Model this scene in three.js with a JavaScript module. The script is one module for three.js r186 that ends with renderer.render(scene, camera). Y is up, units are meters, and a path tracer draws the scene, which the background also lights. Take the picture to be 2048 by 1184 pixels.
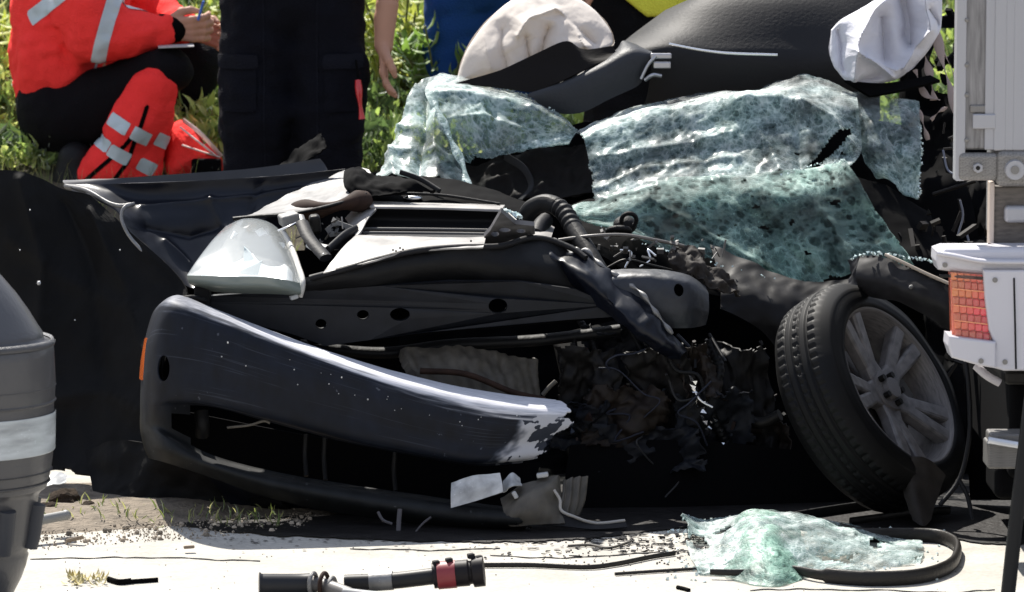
import * as THREE from 'three';
import { ImprovedNoise } from 'three/addons/math/ImprovedNoise.js';
import { MarchingCubes } from 'three/addons/objects/MarchingCubes.js';
import { RoundedBoxGeometry } from 'three/addons/geometries/RoundedBoxGeometry.js';
import { mergeGeometries } from 'three/addons/utils/BufferGeometryUtils.js';

// ------------------------------------------------------------------ camera, sky, sun, exposure
const scene = new THREE.Scene();
const F = 8200, PW = 2048, PH = 1184, CAM = new THREE.Vector3(0, 1.7, 10), PITCH = THREE.MathUtils.degToRad(6.25);
const camera = new THREE.PerspectiveCamera(2 * Math.atan(PH / 2 / F) * 180 / Math.PI, PW / PH, 0.1, 400);
camera.position.copy(CAM);
camera.rotation.x = -PITCH;
camera.focus = 10.4;
camera.userData.fStop = 8;
camera.updateMatrixWorld();
const SUN = new THREE.Vector3(-0.24, 0.79, -0.56).normalize();
{ // hazy bright summer sky: pale towards the horizon, soft blue overhead, glow round the sun
  const w = 512, h = 256, a = new Float32Array(w * h * 4), d = new THREE.Vector3();
  for (let y = 0; y < h; y++) for (let x = 0; x < w; x++) {
    const v = (y + .5) / h, u = (x + .5) / w, el = (v - .5) * Math.PI, az = (u - .5) * Math.PI * 2;
    d.set(Math.cos(el) * Math.cos(az), Math.sin(el), Math.cos(el) * Math.sin(az));
    const up = Math.max(0, d.y), t = 1 - Math.pow(1 - up, 2.2), c = Math.max(-1, Math.min(1, d.dot(SUN))), g = .22 * Math.exp(-(1 - c) * 5) + .5 * Math.exp(-(1 - c) * 40), k = (y * w + x) * 4, low = d.y < 0 ? .55 : 1;
    a[k] = (.46 * (1 - t) + .205 * t + g) * low; a[k + 1] = (.465 * (1 - t) + .255 * t + g * .95) * low; a[k + 2] = (.475 * (1 - t) + .37 * t + g * .88) * low; a[k + 3] = 1;
  }
  const tex = new THREE.DataTexture(a, w, h, THREE.RGBAFormat, THREE.FloatType);
  tex.mapping = THREE.EquirectangularReflectionMapping; tex.magFilter = THREE.LinearFilter; tex.needsUpdate = true;
  scene.background = tex; scene.environment = tex;
}
const sun = new THREE.DirectionalLight(new THREE.Color(1, 0.95, 0.87), 4.6);
sun.position.copy(SUN).multiplyScalar(30);
sun.castShadow = true;
sun.shadow.mapSize.set(2048, 2048);
Object.assign(sun.shadow.camera, { left: -5, right: 5, top: 5, bottom: -5, near: 1, far: 60 });
scene.add(sun, sun.target);
const renderer = new THREE.WebGLRenderer({ antialias: true });
renderer.setSize(1024, 592);
renderer.toneMapping = THREE.LinearToneMapping;
renderer.toneMappingExposure = 2.05;
renderer.shadowMap.enabled = true;

// ------------------------------------------------------------------ helpers
let seed = 7;
const rnd = () => { seed = (seed * 1664525 + 1013904223) >>> 0; return seed / 4294967296; };
const rr = (a, b) => a + (b - a) * rnd();
const pick = a => a[Math.floor(rnd() * a.length) % a.length];
const V = (x, y, z) => new THREE.Vector3(x, y, z);
const clamp = (x, a = 0, b = 1) => Math.min(b, Math.max(a, x));
const smooth = (a, b, x) => { const t = clamp((x - a) / (b - a)); return t * t * (3 - 2 * t); };
const perlin = new ImprovedNoise();
const noise = (x, y, z) => perlin.noise(x + 31.3, y + 17.7, z + 5.1);
const fbm = (x, y, z, o = 4) => { let s = 0, a = 0.5; for (let i = 0; i < o; i++) { s += a * noise(x, y, z); x *= 2.03; y *= 2.03; z *= 2.03; a *= 0.5; } return s; };
const cp = Math.cos(PITCH), sp = Math.sin(PITCH);
function dir(px, py) { const a = (px - PW / 2) / F, b = (PH / 2 - py) / F; return V(a, -sp + b * cp, -cp - b * sp); }
// the place at depth z (world metres, the wreck's front is near 0) seen along a direction of the survey picture
function P(px, py, z) { const d = dir(px, py); return d.multiplyScalar((z - CAM.z) / d.z).add(CAM); }
function G(px, py, y = 0) { const d = dir(px, py); return d.multiplyScalar((y - CAM.y) / d.y).add(CAM); }
const PP = list => list.map(a => P(a[0], a[1], a[2]));

const used = {};
function numbered(n) { const k = used[n] = (used[n] ?? -1) + 1; return k ? `${n}_${String(k).padStart(3, '0')}` : n; }
function shade(o) { o.castShadow = true; o.receiveShadow = true; return o; }
function thing(name, label, category, base = V(0, 0, 0), group) {
  const o = new THREE.Group(); o.name = numbered(name); o.position.copy(base); scene.add(o);
  o.userData = { label, category }; if (group) o.userData.group = group;
  o.updateMatrixWorld(true);
  return o;
}
// geometry is given in world metres; it becomes a child of its thing (or part)
function part(name, parent, geo, mat, label, kind) {
  if (Array.isArray(geo)) geo = merge(geo);
  const m = shade(new THREE.Mesh(geo, mat)); m.name = name;
  parent.updateWorldMatrix(true, false);
  const p = V(0, 0, 0).setFromMatrixPosition(parent.matrixWorld);
  geo.translate(-p.x, -p.y, -p.z);
  parent.add(m);
  if (label) m.userData.label = label;
  if (kind) m.userData.kind = kind;
  return m;
}
function single(name, label, category, geo, mat, base, group) {
  if (Array.isArray(geo)) geo = merge(geo);
  const m = shade(new THREE.Mesh(geo, mat)); m.name = numbered(name);
  geo.translate(-base.x, -base.y, -base.z); m.position.copy(base);
  m.userData = { label, category }; if (group) m.userData.group = group;
  scene.add(m); return m;
}
function struct(name, geo, mat, kind = 'structure') {
  if (Array.isArray(geo)) geo = merge(geo);
  const m = shade(new THREE.Mesh(geo, mat)); m.name = numbered(name); m.userData.kind = kind; scene.add(m); return m;
}
function merge(list) {
  return mergeGeometries(list.map(g => {
    const q = g.index ? g.toNonIndexed() : g;
    const r = new THREE.BufferGeometry();
    r.setAttribute('position', q.attributes.position); r.setAttribute('normal', q.attributes.normal);
    r.setAttribute('uv', q.attributes.uv ?? new THREE.BufferAttribute(new Float32Array(q.attributes.position.count * 2), 2));
    return r;
  }));
}
const cr = (a, b, c, d, t) => 0.5 * ((2 * b) + (c - a) * t + (2 * a - 5 * b + 4 * c - d) * t * t + (3 * b - a - 3 * c + d) * t * t * t);
function along(pts, u) {
  const n = pts.length - 1, s = clamp(u) * n, i = Math.min(n - 1, Math.floor(s)), t = s - i;
  const a = pts[Math.max(0, i - 1)], b = pts[i], c = pts[i + 1], d = pts[Math.min(n, i + 2)];
  return V(cr(a.x, b.x, c.x, d.x, t), cr(a.y, b.y, c.y, d.y, t), cr(a.z, b.z, c.z, d.z, t));
}
const proj = p => { const q = p.clone().sub(CAM), f = q.y * -sp + q.z * -cp; return [PW / 2 + F * q.x / f, PH / 2 - F * (q.y * cp - q.z * sp) / f]; };
const segDist = (x, y, a, b) => { const dx = b[0] - a[0], dy = b[1] - a[1], t = clamp(((x - a[0]) * dx + (y - a[1]) * dy) / (dx * dx + dy * dy)); return Math.hypot(x - a[0] - dx * t, y - a[1] - dy * t); };
// a sheet with real thickness through rows of control points; keep(u, v) false cuts cells away
function sheet(rows, o = {}) {
  const { nu = 48, nv = 24, thick = 0.003, crumple = 0, freq = 6, crease = 0, disp, uv01, hole, vary, ridges } = o;
  let keep = o.keep;
  const R = rows.map(PP), grid = [];
  for (let j = 0; j <= nv; j++) {
    const v = j / nv, row = [];
    for (let i = 0; i <= nu; i++) {
      let u = i / nu, w = v;
      if (hole) {                                                  // pull the vertices round a hole onto its outline
        const q = (a, b) => Math.hypot((a - hole[0]) / hole[2], (b - hole[1]) / hole[3]), c = [[-.5, -.5], [.5, -.5], [-.5, .5], [.5, .5]].map(d => q((i + d[0]) / nu, (j + d[1]) / nv) < 1);
        if (c.some(x => x) && c.some(x => !x)) { const k = 1 / q(u, v); u = hole[0] + (u - hole[0]) * k; w = hole[1] + (v - hole[1]) * k; }
      }
      row.push(along(R.map(r => along(r, u)), w));
    }
    grid.push(row);
  }
  if (hole) { const k0 = keep; keep = (u, v) => Math.hypot((u - hole[0]) / hole[2], (v - hole[1]) / hole[3]) > 1 && (!k0 || k0(u, v)); }
  const nrm = g => g.map((row, j) => row.map((p, i) => {
    const a = row[Math.min(nu, i + 1)].clone().sub(row[Math.max(0, i - 1)]), b = g[Math.min(nv, j + 1)][i].clone().sub(g[Math.max(0, j - 1)][i]);
    const n = b.cross(a); return n.lengthSq() < 1e-14 ? V(0, 0, 1) : n.normalize();
  }));
  if (crumple || crease || disp || ridges) {
    const n = nrm(grid);
    grid.forEach((row, j) => row.forEach((p, i) => {
      let h = 0;
      if (crumple) h += crumple * fbm(p.x * freq, p.y * freq, p.z * freq, 4) * 2;
      if (crease) h += crease * (0.5 - Math.abs(fbm(p.x * freq * 1.3 + 9, p.y * freq * 1.3, p.z * freq * 1.3, 3)) * 2.4);
      if (disp) h += disp(i / nu, j / nv, p);
      if (ridges) { const [x, y] = proj(p); for (const [pts, amp, wd] of ridges) { let m = 1e9; for (let a = 0; a + 1 < pts.length; a++) m = Math.min(m, segDist(x, y, pts[a], pts[a + 1])); h += amp * Math.exp(-m / wd); } }
      row[i] = p.clone().addScaledVector(n[j][i], h);
    }));
  }
  const g = shell(grid, thick, keep, uv01);
  if (vary) {                                                      // how finely the glass is crazed changes from place to place
    const q = g.attributes.position, c = new Float32Array(q.count * 4);
    for (let i = 0; i < q.count; i++) {
      const x = q.getX(i), y = q.getY(i), z = q.getZ(i), n = fbm(x * 5, y * 5, z * 5 + vary, 4) * 1.6, m = fbm(x * 13 + 4, y * 13, z * 13, 3), k = clamp(.72 + n * .55 + m * .35, .28, 1);
      c.set([k * .97, k, k * (1.0 - .06 * n), clamp(.74 + n * .7 + m * .5, .16, 1)], i * 4);
    }
    g.setAttribute('color', new THREE.BufferAttribute(c, 4));
  }
  return g;
}
function shell(grid, thick, keep, uv01) {
  const nv = grid.length - 1, nu = grid[0].length - 1, W = nu + 1;
  const N = grid.map((row, j) => row.map((p, i) => {
    const a = row[Math.min(nu, i + 1)].clone().sub(row[Math.max(0, i - 1)]), b = grid[Math.min(nv, j + 1)][i].clone().sub(grid[Math.max(0, j - 1)][i]);
    const n = b.cross(a); return n.lengthSq() < 1e-14 ? V(0, 0, 1) : n.normalize();
  }));
  const mid = Math.floor(nv / 2), midc = Math.floor(nu / 2), su_ = [0], sv_ = [0];
  for (let i = 1; i <= nu; i++) su_.push(su_[i - 1] + grid[mid][i].distanceTo(grid[mid][i - 1]));
  for (let j = 1; j <= nv; j++) sv_.push(sv_[j - 1] + grid[j][midc].distanceTo(grid[j - 1][midc]));
  const pos = [], uv = [], idx = [];
  for (let s = 0; s < 2; s++) for (let j = 0; j <= nv; j++) for (let i = 0; i <= nu; i++) {
    const p = grid[j][i], n = N[j][i], k = s ? -thick : 0;
    pos.push(p.x + n.x * k, p.y + n.y * k, p.z + n.z * k);
    if (uv01) uv.push(i / nu, 1 - j / nv); else uv.push(su_[i], sv_[j]);
  }
  const off = (nu + 1) * (nv + 1), K = (i, j) => i >= 0 && j >= 0 && i < nu && j < nv && (!keep || keep((i + 0.5) / nu, (j + 0.5) / nv));
  const rim = (a, b) => {
    const k = pos.length / 3;
    for (const q of [a, b, b + off, a + off]) { pos.push(pos[q * 3], pos[q * 3 + 1], pos[q * 3 + 2]); uv.push(uv[q * 2], uv[q * 2 + 1]); }
    idx.push(k, k + 1, k + 2, k, k + 2, k + 3);
  };
  for (let j = 0; j < nv; j++) for (let i = 0; i < nu; i++) {
    if (!K(i, j)) continue;
    const a = j * W + i, b = a + 1, c = a + W, d = c + 1;
    idx.push(a, c, b, b, c, d, a + off, b + off, c + off, b + off, d + off, c + off);
    if (!K(i - 1, j)) rim(a, c);
    if (!K(i + 1, j)) rim(d, b);
    if (!K(i, j - 1)) rim(b, a);
    if (!K(i, j + 1)) rim(c, d);
  }
  const g = new THREE.BufferGeometry();
  g.setAttribute('position', new THREE.Float32BufferAttribute(pos, 3));
  g.setAttribute('uv', new THREE.Float32BufferAttribute(uv, 2));
  g.setIndex(idx); g.computeVertexNormals();
  return g;
}
// a flat or gently bent plate from an outline, with holes; zf gives its depth
function plate(outline, zf, thick = 0.004, holes = []) {
  const z = typeof zf === 'function' ? zf : () => zf;
  const c = outline.map(p => new THREE.Vector2(p[0], -p[1])), hs = holes.map(h => h.map(p => new THREE.Vector2(p[0], -p[1])));
  if (THREE.ShapeUtils.isClockWise(c)) c.reverse();
  hs.forEach(h => { if (!THREE.ShapeUtils.isClockWise(h)) h.reverse(); });
  const tri = THREE.ShapeUtils.triangulateShape(c, hs), all = [c, ...hs].flat(), pts = all.map(p => P(p.x, -p.y, z(p.x, -p.y)));
  const n = V(0, 0, 0);
  for (const t of tri) n.add(pts[t[1]].clone().sub(pts[t[0]]).cross(pts[t[2]].clone().sub(pts[t[0]])));
  n.normalize().multiplyScalar(-thick);
  const pos = [], uv = [];
  const put = (a, b, d) => { for (const q of [a, b, d]) { pos.push(q.x, q.y, q.z); uv.push(q.x, q.y + q.z * 0.7); } };
  for (const t of tri) { put(pts[t[0]], pts[t[1]], pts[t[2]]); put(pts[t[2]].clone().add(n), pts[t[1]].clone().add(n), pts[t[0]].clone().add(n)); }
  let k = 0;
  for (const ring of [c, ...hs]) {
    for (let i = 0; i < ring.length; i++) {
      const a = pts[k + i], b = pts[k + (i + 1) % ring.length], a2 = a.clone().add(n), b2 = b.clone().add(n);
      put(a, a2, b); put(b, a2, b2);
    }
    k += ring.length;
  }
  const g = new THREE.BufferGeometry();
  g.setAttribute('position', new THREE.Float32BufferAttribute(pos, 3));
  g.setAttribute('uv', new THREE.Float32BufferAttribute(uv, 2));
  g.computeVertexNormals();
  return g;
}
function slabPlate(outline, z, depth, bevel = .008) {                // an upright slab with rounded edges
  const s = new THREE.Shape(outline.map(p => { const q = P(p[0], p[1], z); return new THREE.Vector2(q.x, q.y); }));
  return new THREE.ExtrudeGeometry(s, { depth: depth - 2 * bevel, bevelEnabled: true, bevelSize: bevel, bevelThickness: bevel, bevelOffset: -bevel, bevelSegments: 4, curveSegments: 4 }).translate(0, 0, z - depth + bevel);
}
const circle = (x, y, rx, ry = rx, n = 20) => Array.from({ length: n }, (_, i) => [x + rx * Math.cos(i / n * 6.2832), y + ry * Math.sin(i / n * 6.2832)]);
function tube(pts, r, o = {}) {                                   // pts: world points; r metres or a function of u; capped
  const { seg = 40, rad = 10, flat = 1 } = o;
  const curve = new THREE.CatmullRomCurve3(pts, false, 'centripetal');
  const fr = curve.computeFrenetFrames(seg, false), pos = [], uv = [], idx = [], len = curve.getLength();
  for (let i = 0; i <= seg; i++) {
    const p = curve.getPointAt(i / seg), R = typeof r === 'function' ? r(i / seg) : r;
    for (let k = 0; k <= rad; k++) {
      const a = k / rad * Math.PI * 2, q = p.clone().addScaledVector(fr.normals[i], Math.cos(a) * R).addScaledVector(fr.binormals[i], Math.sin(a) * R * flat);
      pos.push(q.x, q.y, q.z); uv.push(i / seg * len, k / rad * 6.28 * R);
    }
  }
  for (let i = 0; i < seg; i++) for (let k = 0; k < rad; k++) { const a = i * (rad + 1) + k, b = a + rad + 1; idx.push(a, b, a + 1, b, b + 1, a + 1); }
  for (const [i, f] of [[0, 0], [seg, 1]]) {
    const p = curve.getPointAt(i / seg), k0 = pos.length / 3; pos.push(p.x, p.y, p.z); uv.push(0, 0);
    for (let k = 0; k <= rad; k++) { const a = (i * (rad + 1) + k) * 3; pos.push(pos[a], pos[a + 1], pos[a + 2]); uv.push(0, 0); }
    for (let k = 0; k < rad; k++) f ? idx.push(k0, k0 + 1 + k, k0 + 2 + k) : idx.push(k0, k0 + 2 + k, k0 + 1 + k);
  }
  const g = new THREE.BufferGeometry();
  g.setAttribute('position', new THREE.Float32BufferAttribute(pos, 3));
  g.setAttribute('uv', new THREE.Float32BufferAttribute(uv, 2));
  g.setIndex(idx); g.computeVertexNormals();
  return g;
}
const ptube = (list, rpx, o) => tube(PP(list), rpx, o);
function bag(outline, zc, depth, o = {}) {                         // a puffed cushion: outline given round its middle, fat in depth
  const { crumple = 0.01, freq = 9, nr = 22, na = 90, back = 0.6, fold = 0, ridges = [] } = o;
  const pts = outline.map(p => P(p[0], p[1], p[2] ?? zc)), loop = [...pts, pts[0]];
  const ring = Array.from({ length: na }, (_, i) => along(loop, i / na)), c = ring.reduce((a, p) => a.add(p), V(0, 0, 0)).divideScalar(na);
  const pos = [], uv = [], idx = [];
  for (let s = 0; s < 2; s++) for (let j = 0; j <= nr; j++) for (let i = 0; i < na; i++) {
    const r = Math.sin(j / nr * Math.PI / 2), q = c.clone().lerp(ring[i], r), h = Math.sqrt(Math.max(0, 1 - r * r));
    q.z += (s ? -back : 1) * depth * h ** 0.85;
    const e = 1 - r ** 6, w = crumple * 2 * fbm(q.x * freq, q.y * freq, q.z * freq + s * 9, 4) + fold * (0.4 - Math.abs(fbm(q.x * freq * .7 + 3, q.y * freq * .7, s * 4, 3)) * 2);
    if (!s && ridges.length) { const [x, y] = proj(q); for (const [pts, amp, wd] of ridges) { let m = 1e9; for (let a = 0; a + 1 < pts.length; a++) m = Math.min(m, segDist(x, y, pts[a], pts[a + 1])); q.z += amp * Math.exp(-m / wd) * (1 - r ** 8); } }
    const d = q.clone().sub(c).normalize(); d.z += s ? -0.6 : 0.6;
    q.addScaledVector(d, w * (0.35 + 0.65 * e));
    pos.push(q.x, q.y, q.z); uv.push(q.x, q.y);
  }
  const off = (nr + 1) * na;
  for (let s = 0; s < 2; s++) for (let j = 0; j < nr; j++) for (let i = 0; i < na; i++) {
    const a = s * off + j * na + i, b = s * off + j * na + (i + 1) % na, d = a + na, e = b + na;
    s ? idx.push(a, d, b, b, d, e) : idx.push(a, b, d, b, e, d);
  }
  const g = new THREE.BufferGeometry();
  g.setAttribute('position', new THREE.Float32BufferAttribute(pos, 3));
  g.setAttribute('uv', new THREE.Float32BufferAttribute(uv, 2));
  g.setIndex(idx); g.computeVertexNormals();
  return g;
}
function box(w, h, d, at, rot, r = 0.004) {
  const g = r ? new RoundedBoxGeometry(w, h, d, 2, Math.min(r, w / 2.1, h / 2.1, d / 2.1)) : new THREE.BoxGeometry(w, h, d);
  if (rot) g.applyMatrix4(new THREE.Matrix4().makeRotationFromEuler(new THREE.Euler(...rot)));
  return g.translate(at.x, at.y, at.z);
}
// an axis-aligned rounded box whose front face covers the given rectangle
function pbox(x0, y0, x1, y1, zf, depth, r = 0.004) {
  const a = P(x0, y0, zf), b = P(x1, y1, zf);
  return box(Math.abs(b.x - a.x), Math.abs(a.y - b.y), depth, V((a.x + b.x) / 2, (a.y + b.y) / 2, zf - depth / 2), null, r);
}
function rod(a, b, r, r2 = r, n = 14) {
  const g = new THREE.CylinderGeometry(r2, r, a.distanceTo(b), n), d = b.clone().sub(a).normalize();
  return g.applyQuaternion(new THREE.Quaternion().setFromUnitVectors(V(0, 1, 0), d)).translate((a.x + b.x) / 2, (a.y + b.y) / 2, (a.z + b.z) / 2);
}

// ------------------------------------------------------------------ textures
function dataTex(n, f, srgb) {
  const a = new Uint8Array(n * n * 4);
  for (let y = 0; y < n; y++) for (let x = 0; x < n; x++) { const c = f(x / n, y / n); const k = (y * n + x) * 4; for (let q = 0; q < 3; q++) a[k + q] = clamp(c[q]) * 255; a[k + 3] = (c[3] ?? 1) * 255; }
  const t = new THREE.DataTexture(a, n, n); t.wrapS = t.wrapT = THREE.RepeatWrapping; t.magFilter = THREE.LinearFilter; t.minFilter = THREE.LinearMipmapLinearFilter; t.generateMipmaps = true;
  if (srgb) t.colorSpace = THREE.SRGBColorSpace; t.needsUpdate = true; return t;
}
function tileNoise(u, v, f, o = 4, z = 0) {                        // tiles by walking a torus-like blend
  let s = 0, a = 0.5;
  for (let i = 0; i < o; i++) {
    const x = u * f, y = v * f, w = (p, q) => noise(p + z, q + z * 2, z * 3 + i * 7);
    const bx = u, by = v;
    s += a * ((w(x, y) * (1 - bx) + w(x - f, y) * bx) * (1 - by) + (w(x, y - f) * (1 - bx) + w(x - f, y - f) * bx) * by);
    f *= 2; a *= 0.5;
  }
  return s;
}
function worley(n, s0) {
  const p = []; let s = s0; const r = () => { s = (s * 1664525 + 1013904223) >>> 0; return s / 4294967296; };
  for (let i = 0; i < n * n; i++) p.push([r(), r(), r(), r()]);
  return (u, v) => {
    const x = u * n, y = v * n, ix = Math.floor(x), iy = Math.floor(y); let a = 9, b = 9, k;
    for (let j = -1; j < 2; j++) for (let i = -1; i < 2; i++) {
      const q = p[((iy + j + n) % n) * n + (ix + i + n) % n], d = Math.hypot(ix + i + q[0] - x, iy + j + q[1] - y);
      if (d < a) { b = a; a = d; k = q; } else if (d < b) b = d;
    }
    return [a, b, k[2], k[3]];
  };
}
const rep = (t, m) => { const c = t.clone(); c.repeat.set(1 / m, 1 / m); c.needsUpdate = true; return c; };
const grainT = dataTex(512, (u, v) => { const a = 0.5 + tileNoise(u, v, 8, 6) * 1.1; return [a, a, a]; });
const dirtT = dataTex(512, (u, v) => { const a = 0.5 + tileNoise(u, v, 5, 6, 3) * 0.9, s = Math.max(0, tileNoise(u, v, 60, 2, 9) - 0.22) * 6; const k = clamp(0.62 + (a - 0.5) * 0.9 + s); return [k, k * 0.985, k * 0.96]; });
const w1 = worley(15, 11), w2 = worley(26, 5), w3 = worley(80, 3);
const vein = (u, v, f, z) => Math.max(0, 1 - Math.abs(tileNoise(u, v, f, 2, z)) * 9) ** 1.5;
const CN = 1024, crackData = [];
for (let y = 0; y < CN; y++) for (let x = 0; x < CN; x++) {
  const u = x / CN, v = y / CN, du = tileNoise(u, v, 12, 2, 2) * 0.03, dv = tileNoise(u, v, 12, 2, 6) * 0.03, uu = (u + du + 1) % 1, vv = (v + dv + 1) % 1;
  const a = w1(uu, vv), b = w2(uu, vv), c = w3(u, v), patch = smooth(-0.15, 0.2, tileNoise(u, v, 4, 4, 4));
  const spot = (w, lo) => w[2] < lo ? 0 : 1 - smooth(0.10 + 0.26 * w[3], 0.20 + 0.34 * w[3], w[0]);
  crackData.push({
    line: clamp(vein(u, v, 9, 1) * .55 + vein(u, v, 17, 5) * .4 + (1 - smooth(.02, .2, b[1] - b[0])) * (.2 + .3 * patch) + (1 - smooth(.05, .35, c[1] - c[0])) * .16),
    patch, hole: clamp(spot(a, .45) + .8 * spot(b, .62)) * (1 - .5 * patch), fine: tileNoise(u, v, 60, 2, 3) });
}
const ck = (u, v) => crackData[Math.min(CN - 1, Math.round(v * CN)) * CN + Math.min(CN - 1, Math.round(u * CN))];
const crackColT = dataTex(CN, (u, v) => { const c = ck(u, v), k = clamp(0.30 + c.line * 0.42 + c.patch * 0.14 - c.hole * 0.24 + c.fine * .2); return [0.33 + k * 0.62, 0.50 + k * 0.47, 0.49 + k * 0.48]; }, true);
const crackLightT = dataTex(CN, (u, v) => { const c = ck(u, v), k = clamp(0.45 + c.line * 0.4 + c.patch * 0.2 - c.hole * 0.4); return [0.60 + k * 0.34, 0.80 + k * 0.18, 0.70 + k * 0.25]; }, true);
const crackAlphaT = dataTex(CN, (u, v) => { const c = ck(u, v), a = clamp(0.44 + c.line * 0.48 + c.patch * 0.2 - c.hole * 0.3); return [a, a, a]; });
const crackThinT = dataTex(CN, (u, v) => { const c = ck(u, v), a = clamp(0.46 + c.line * 0.36 + c.patch * 0.22 - c.hole * 0.42); return [a, a, a]; });
const crackBumpT = dataTex(CN, (u, v) => { const c = ck(u, v), a = 0.3 + c.line * 0.5 - c.hole * 0.2; return [a, a, a]; });

// ------------------------------------------------------------------ materials
function std(c, rough = 0.6, o = {}) { if (Math.max(...c) < 0.1 && o.specularIntensity === undefined && !o.clearcoat) o = { ...o, specularIntensity: 0.35 }; const m = new THREE.MeshPhysicalMaterial({ roughness: rough, side: THREE.DoubleSide, ...o }); m.color.setRGB(...c); return m; }
const M = {};
M.paint = std([0.006, 0.008, 0.016], 0.42, { clearcoat: 0.15, clearcoatRoughness: 0.2, specularIntensity: 0.4, map: rep(dirtT, 0.5) });
M.blackPlastic = std([0.006, 0.006, 0.0065], 0.55, { specularIntensity: 0.4, bumpMap: rep(grainT, 0.15), bumpScale: 0.001 });
M.black = std([0.0025, 0.0025, 0.003], 0.85, { specularIntensity: 0.1 });
M.liner = std([0.0065, 0.0065, 0.007], 0.7, { specularIntensity: 0.25, bumpMap: rep(grainT, 0.3), bumpScale: 0.002, map: rep(dirtT, .6) });
M.dash = std([0.013, 0.013, 0.0145], 0.6, { specularIntensity: 0.35, bumpMap: rep(grainT, 0.08), bumpScale: 0.0006 });
M.dashBrown = std([0.008, 0.0065, 0.006], 0.75, { specularIntensity: 0.25, bumpMap: rep(grainT, 0.08), bumpScale: 0.0006 });
M.beam = std([0.014, 0.016, 0.022], 0.5, { metalness: 0.1, specularIntensity: .5, map: rep(dirtT, 0.3) });
M.greyMetal = std([0.30, 0.30, 0.30], 0.5, { metalness: 0.35, map: rep(dirtT, 0.25), bumpMap: rep(grainT, 0.2), bumpScale: 0.001 });
M.silverPanel = std([0.42, 0.405, 0.39], 0.5, { map: rep(dirtT, 0.4) });
M.brightMetal = std([0.72, 0.72, 0.72], 0.25, { metalness: 1 });
M.darkMetal = std([0.03, 0.029, 0.028], 0.45, { metalness: 0.5, map: rep(dirtT, 0.2) });
M.rust = std([0.05, 0.028, 0.02], 0.8, { map: rep(dirtT, 0.2) });
M.rubber = std([0.012, 0.012, 0.012], 0.55, { bumpMap: rep(grainT, 0.1), bumpScale: 0.0006 });
M.seal = std([0.022, 0.020, 0.018], 0.42, { bumpMap: rep(grainT, 0.1), bumpScale: 0.001 });
M.tyre = std([0.0035, 0.0035, 0.004], 0.6, { specularIntensity: .4, map: rep(dirtT, 0.3) });
M.alloy = std([0.24, 0.23, 0.235], 0.5, { metalness: 0.15, map: rep(dirtT, 0.15) });
M.airbag = std([0.68, 0.62, 0.56], 0.9, { bumpMap: rep(grainT, 0.12), bumpScale: 0.001, transmission: 0.3, thickness: 0 });
M.bagSkin = std([0.66, 0.66, 0.71], 0.75, { bumpMap: rep(grainT, 0.1), bumpScale: 0.0015, transmission: 0.2, thickness: 0 });
M.glass = std([1, 1, 1], 0.72, { clearcoat: .5, clearcoatRoughness: .22, vertexColors: true, map: rep(crackColT, 0.42), alphaMap: rep(crackAlphaT, 0.42), bumpMap: rep(crackBumpT, 0.42), bumpScale: 0.0012, transparent: true, transmission: 0.4, thickness: 0 });
M.glassDark = std([.62, .80, .73], 0.72, { vertexColors: true, map: rep(crackColT, 0.5), alphaMap: rep(crackThinT, 0.5), bumpMap: rep(crackBumpT, 0.5), bumpScale: 0.0012, transparent: true, transmission: 0.35, thickness: 0 });
M.glassGround = std([1, 1, 1], 0.5, { vertexColors: true, map: rep(crackColT, 0.3), alphaMap: rep(crackThinT, 0.3), bumpMap: rep(crackBumpT, 0.3), bumpScale: 0.0015, transparent: true, transmission: 0.3, thickness: 0 });
M.glassFold = M.glass.clone(); M.glassFold.vertexColors = false;
M.glassFold = M.glass.clone(); M.glassFold.vertexColors = false;
M.lens = std([0.93, 0.98, 0.97], 0.18, { transparent: true, opacity: 0.22, clearcoat: 1 });
M.lensBand = std([0.17, 0.20, 0.185], 0.3, { clearcoat: 0.3 });
M.reflector = std([0.80, 0.84, 0.84], 0.4, { metalness: 0.3 });
M.orange = std([0.75, 0.16, 0.03], 0.25, { clearcoat: 0.6 });
M.white = std([0.52, 0.51, 0.545], 0.45, { clearcoat: 0.3 });
M.plateWhite = std([0.62, 0.64, 0.66], 0.5, { map: rep(dirtT, 0.2) });
M.beige = std([0.12, 0.108, 0.09], 0.7, { map: rep(dirtT, 0.2) });
M.cloth = std([0.30, 0.24, 0.22], 0.95);

// ------------------------------------------------------------------ ground, road, verge, bank
const bank = (x, z) => { const t = -z - 2.0 + 0.15 * noise(x * 1.3, 0, z); return 0.66 * smooth(0, 2.3, t) + 0.46 * smooth(2.1, 5.2, t) + 0.02 * fbm(x * 5, z * 5, 2) * smooth(-0.2, 0.5, t); };
function field(x0, x1, z0, z1, nx, nz, h, lift = 0) {
  const g = new THREE.PlaneGeometry(1, 1, nx, nz), p = g.attributes.position, u = g.attributes.uv;
  for (let i = 0; i < p.count; i++) { const x = x0 + (p.getX(i) + 0.5) * (x1 - x0), z = z0 + (0.5 - p.getY(i)) * (z1 - z0); p.setXYZ(i, x, h(x, z) + lift, z); u.setXY(i, x, z); }
  g.computeVertexNormals(); return g;
}
const soilM = std([0.10, 0.085, 0.055], 0.95, { map: rep(dirtT, 0.7), bumpMap: rep(grainT, 0.4), bumpScale: 0.01 });
const roadT = dataTex(1024, (u, v) => { const a = tileNoise(u, v, 6, 6, 1), b = tileNoise(u, v, 90, 2, 5), k = 0.78 + a * 0.5 + b * 0.34 - Math.max(0, b - 0.18) * 1.4; return [k, k * 0.98, k * 0.93]; });
const roadM = std([0.475, 0.46, 0.43], 0.9, { map: rep(roadT, 1.1), bumpMap: rep(grainT, 0.25), bumpScale: 0.003 });
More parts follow.
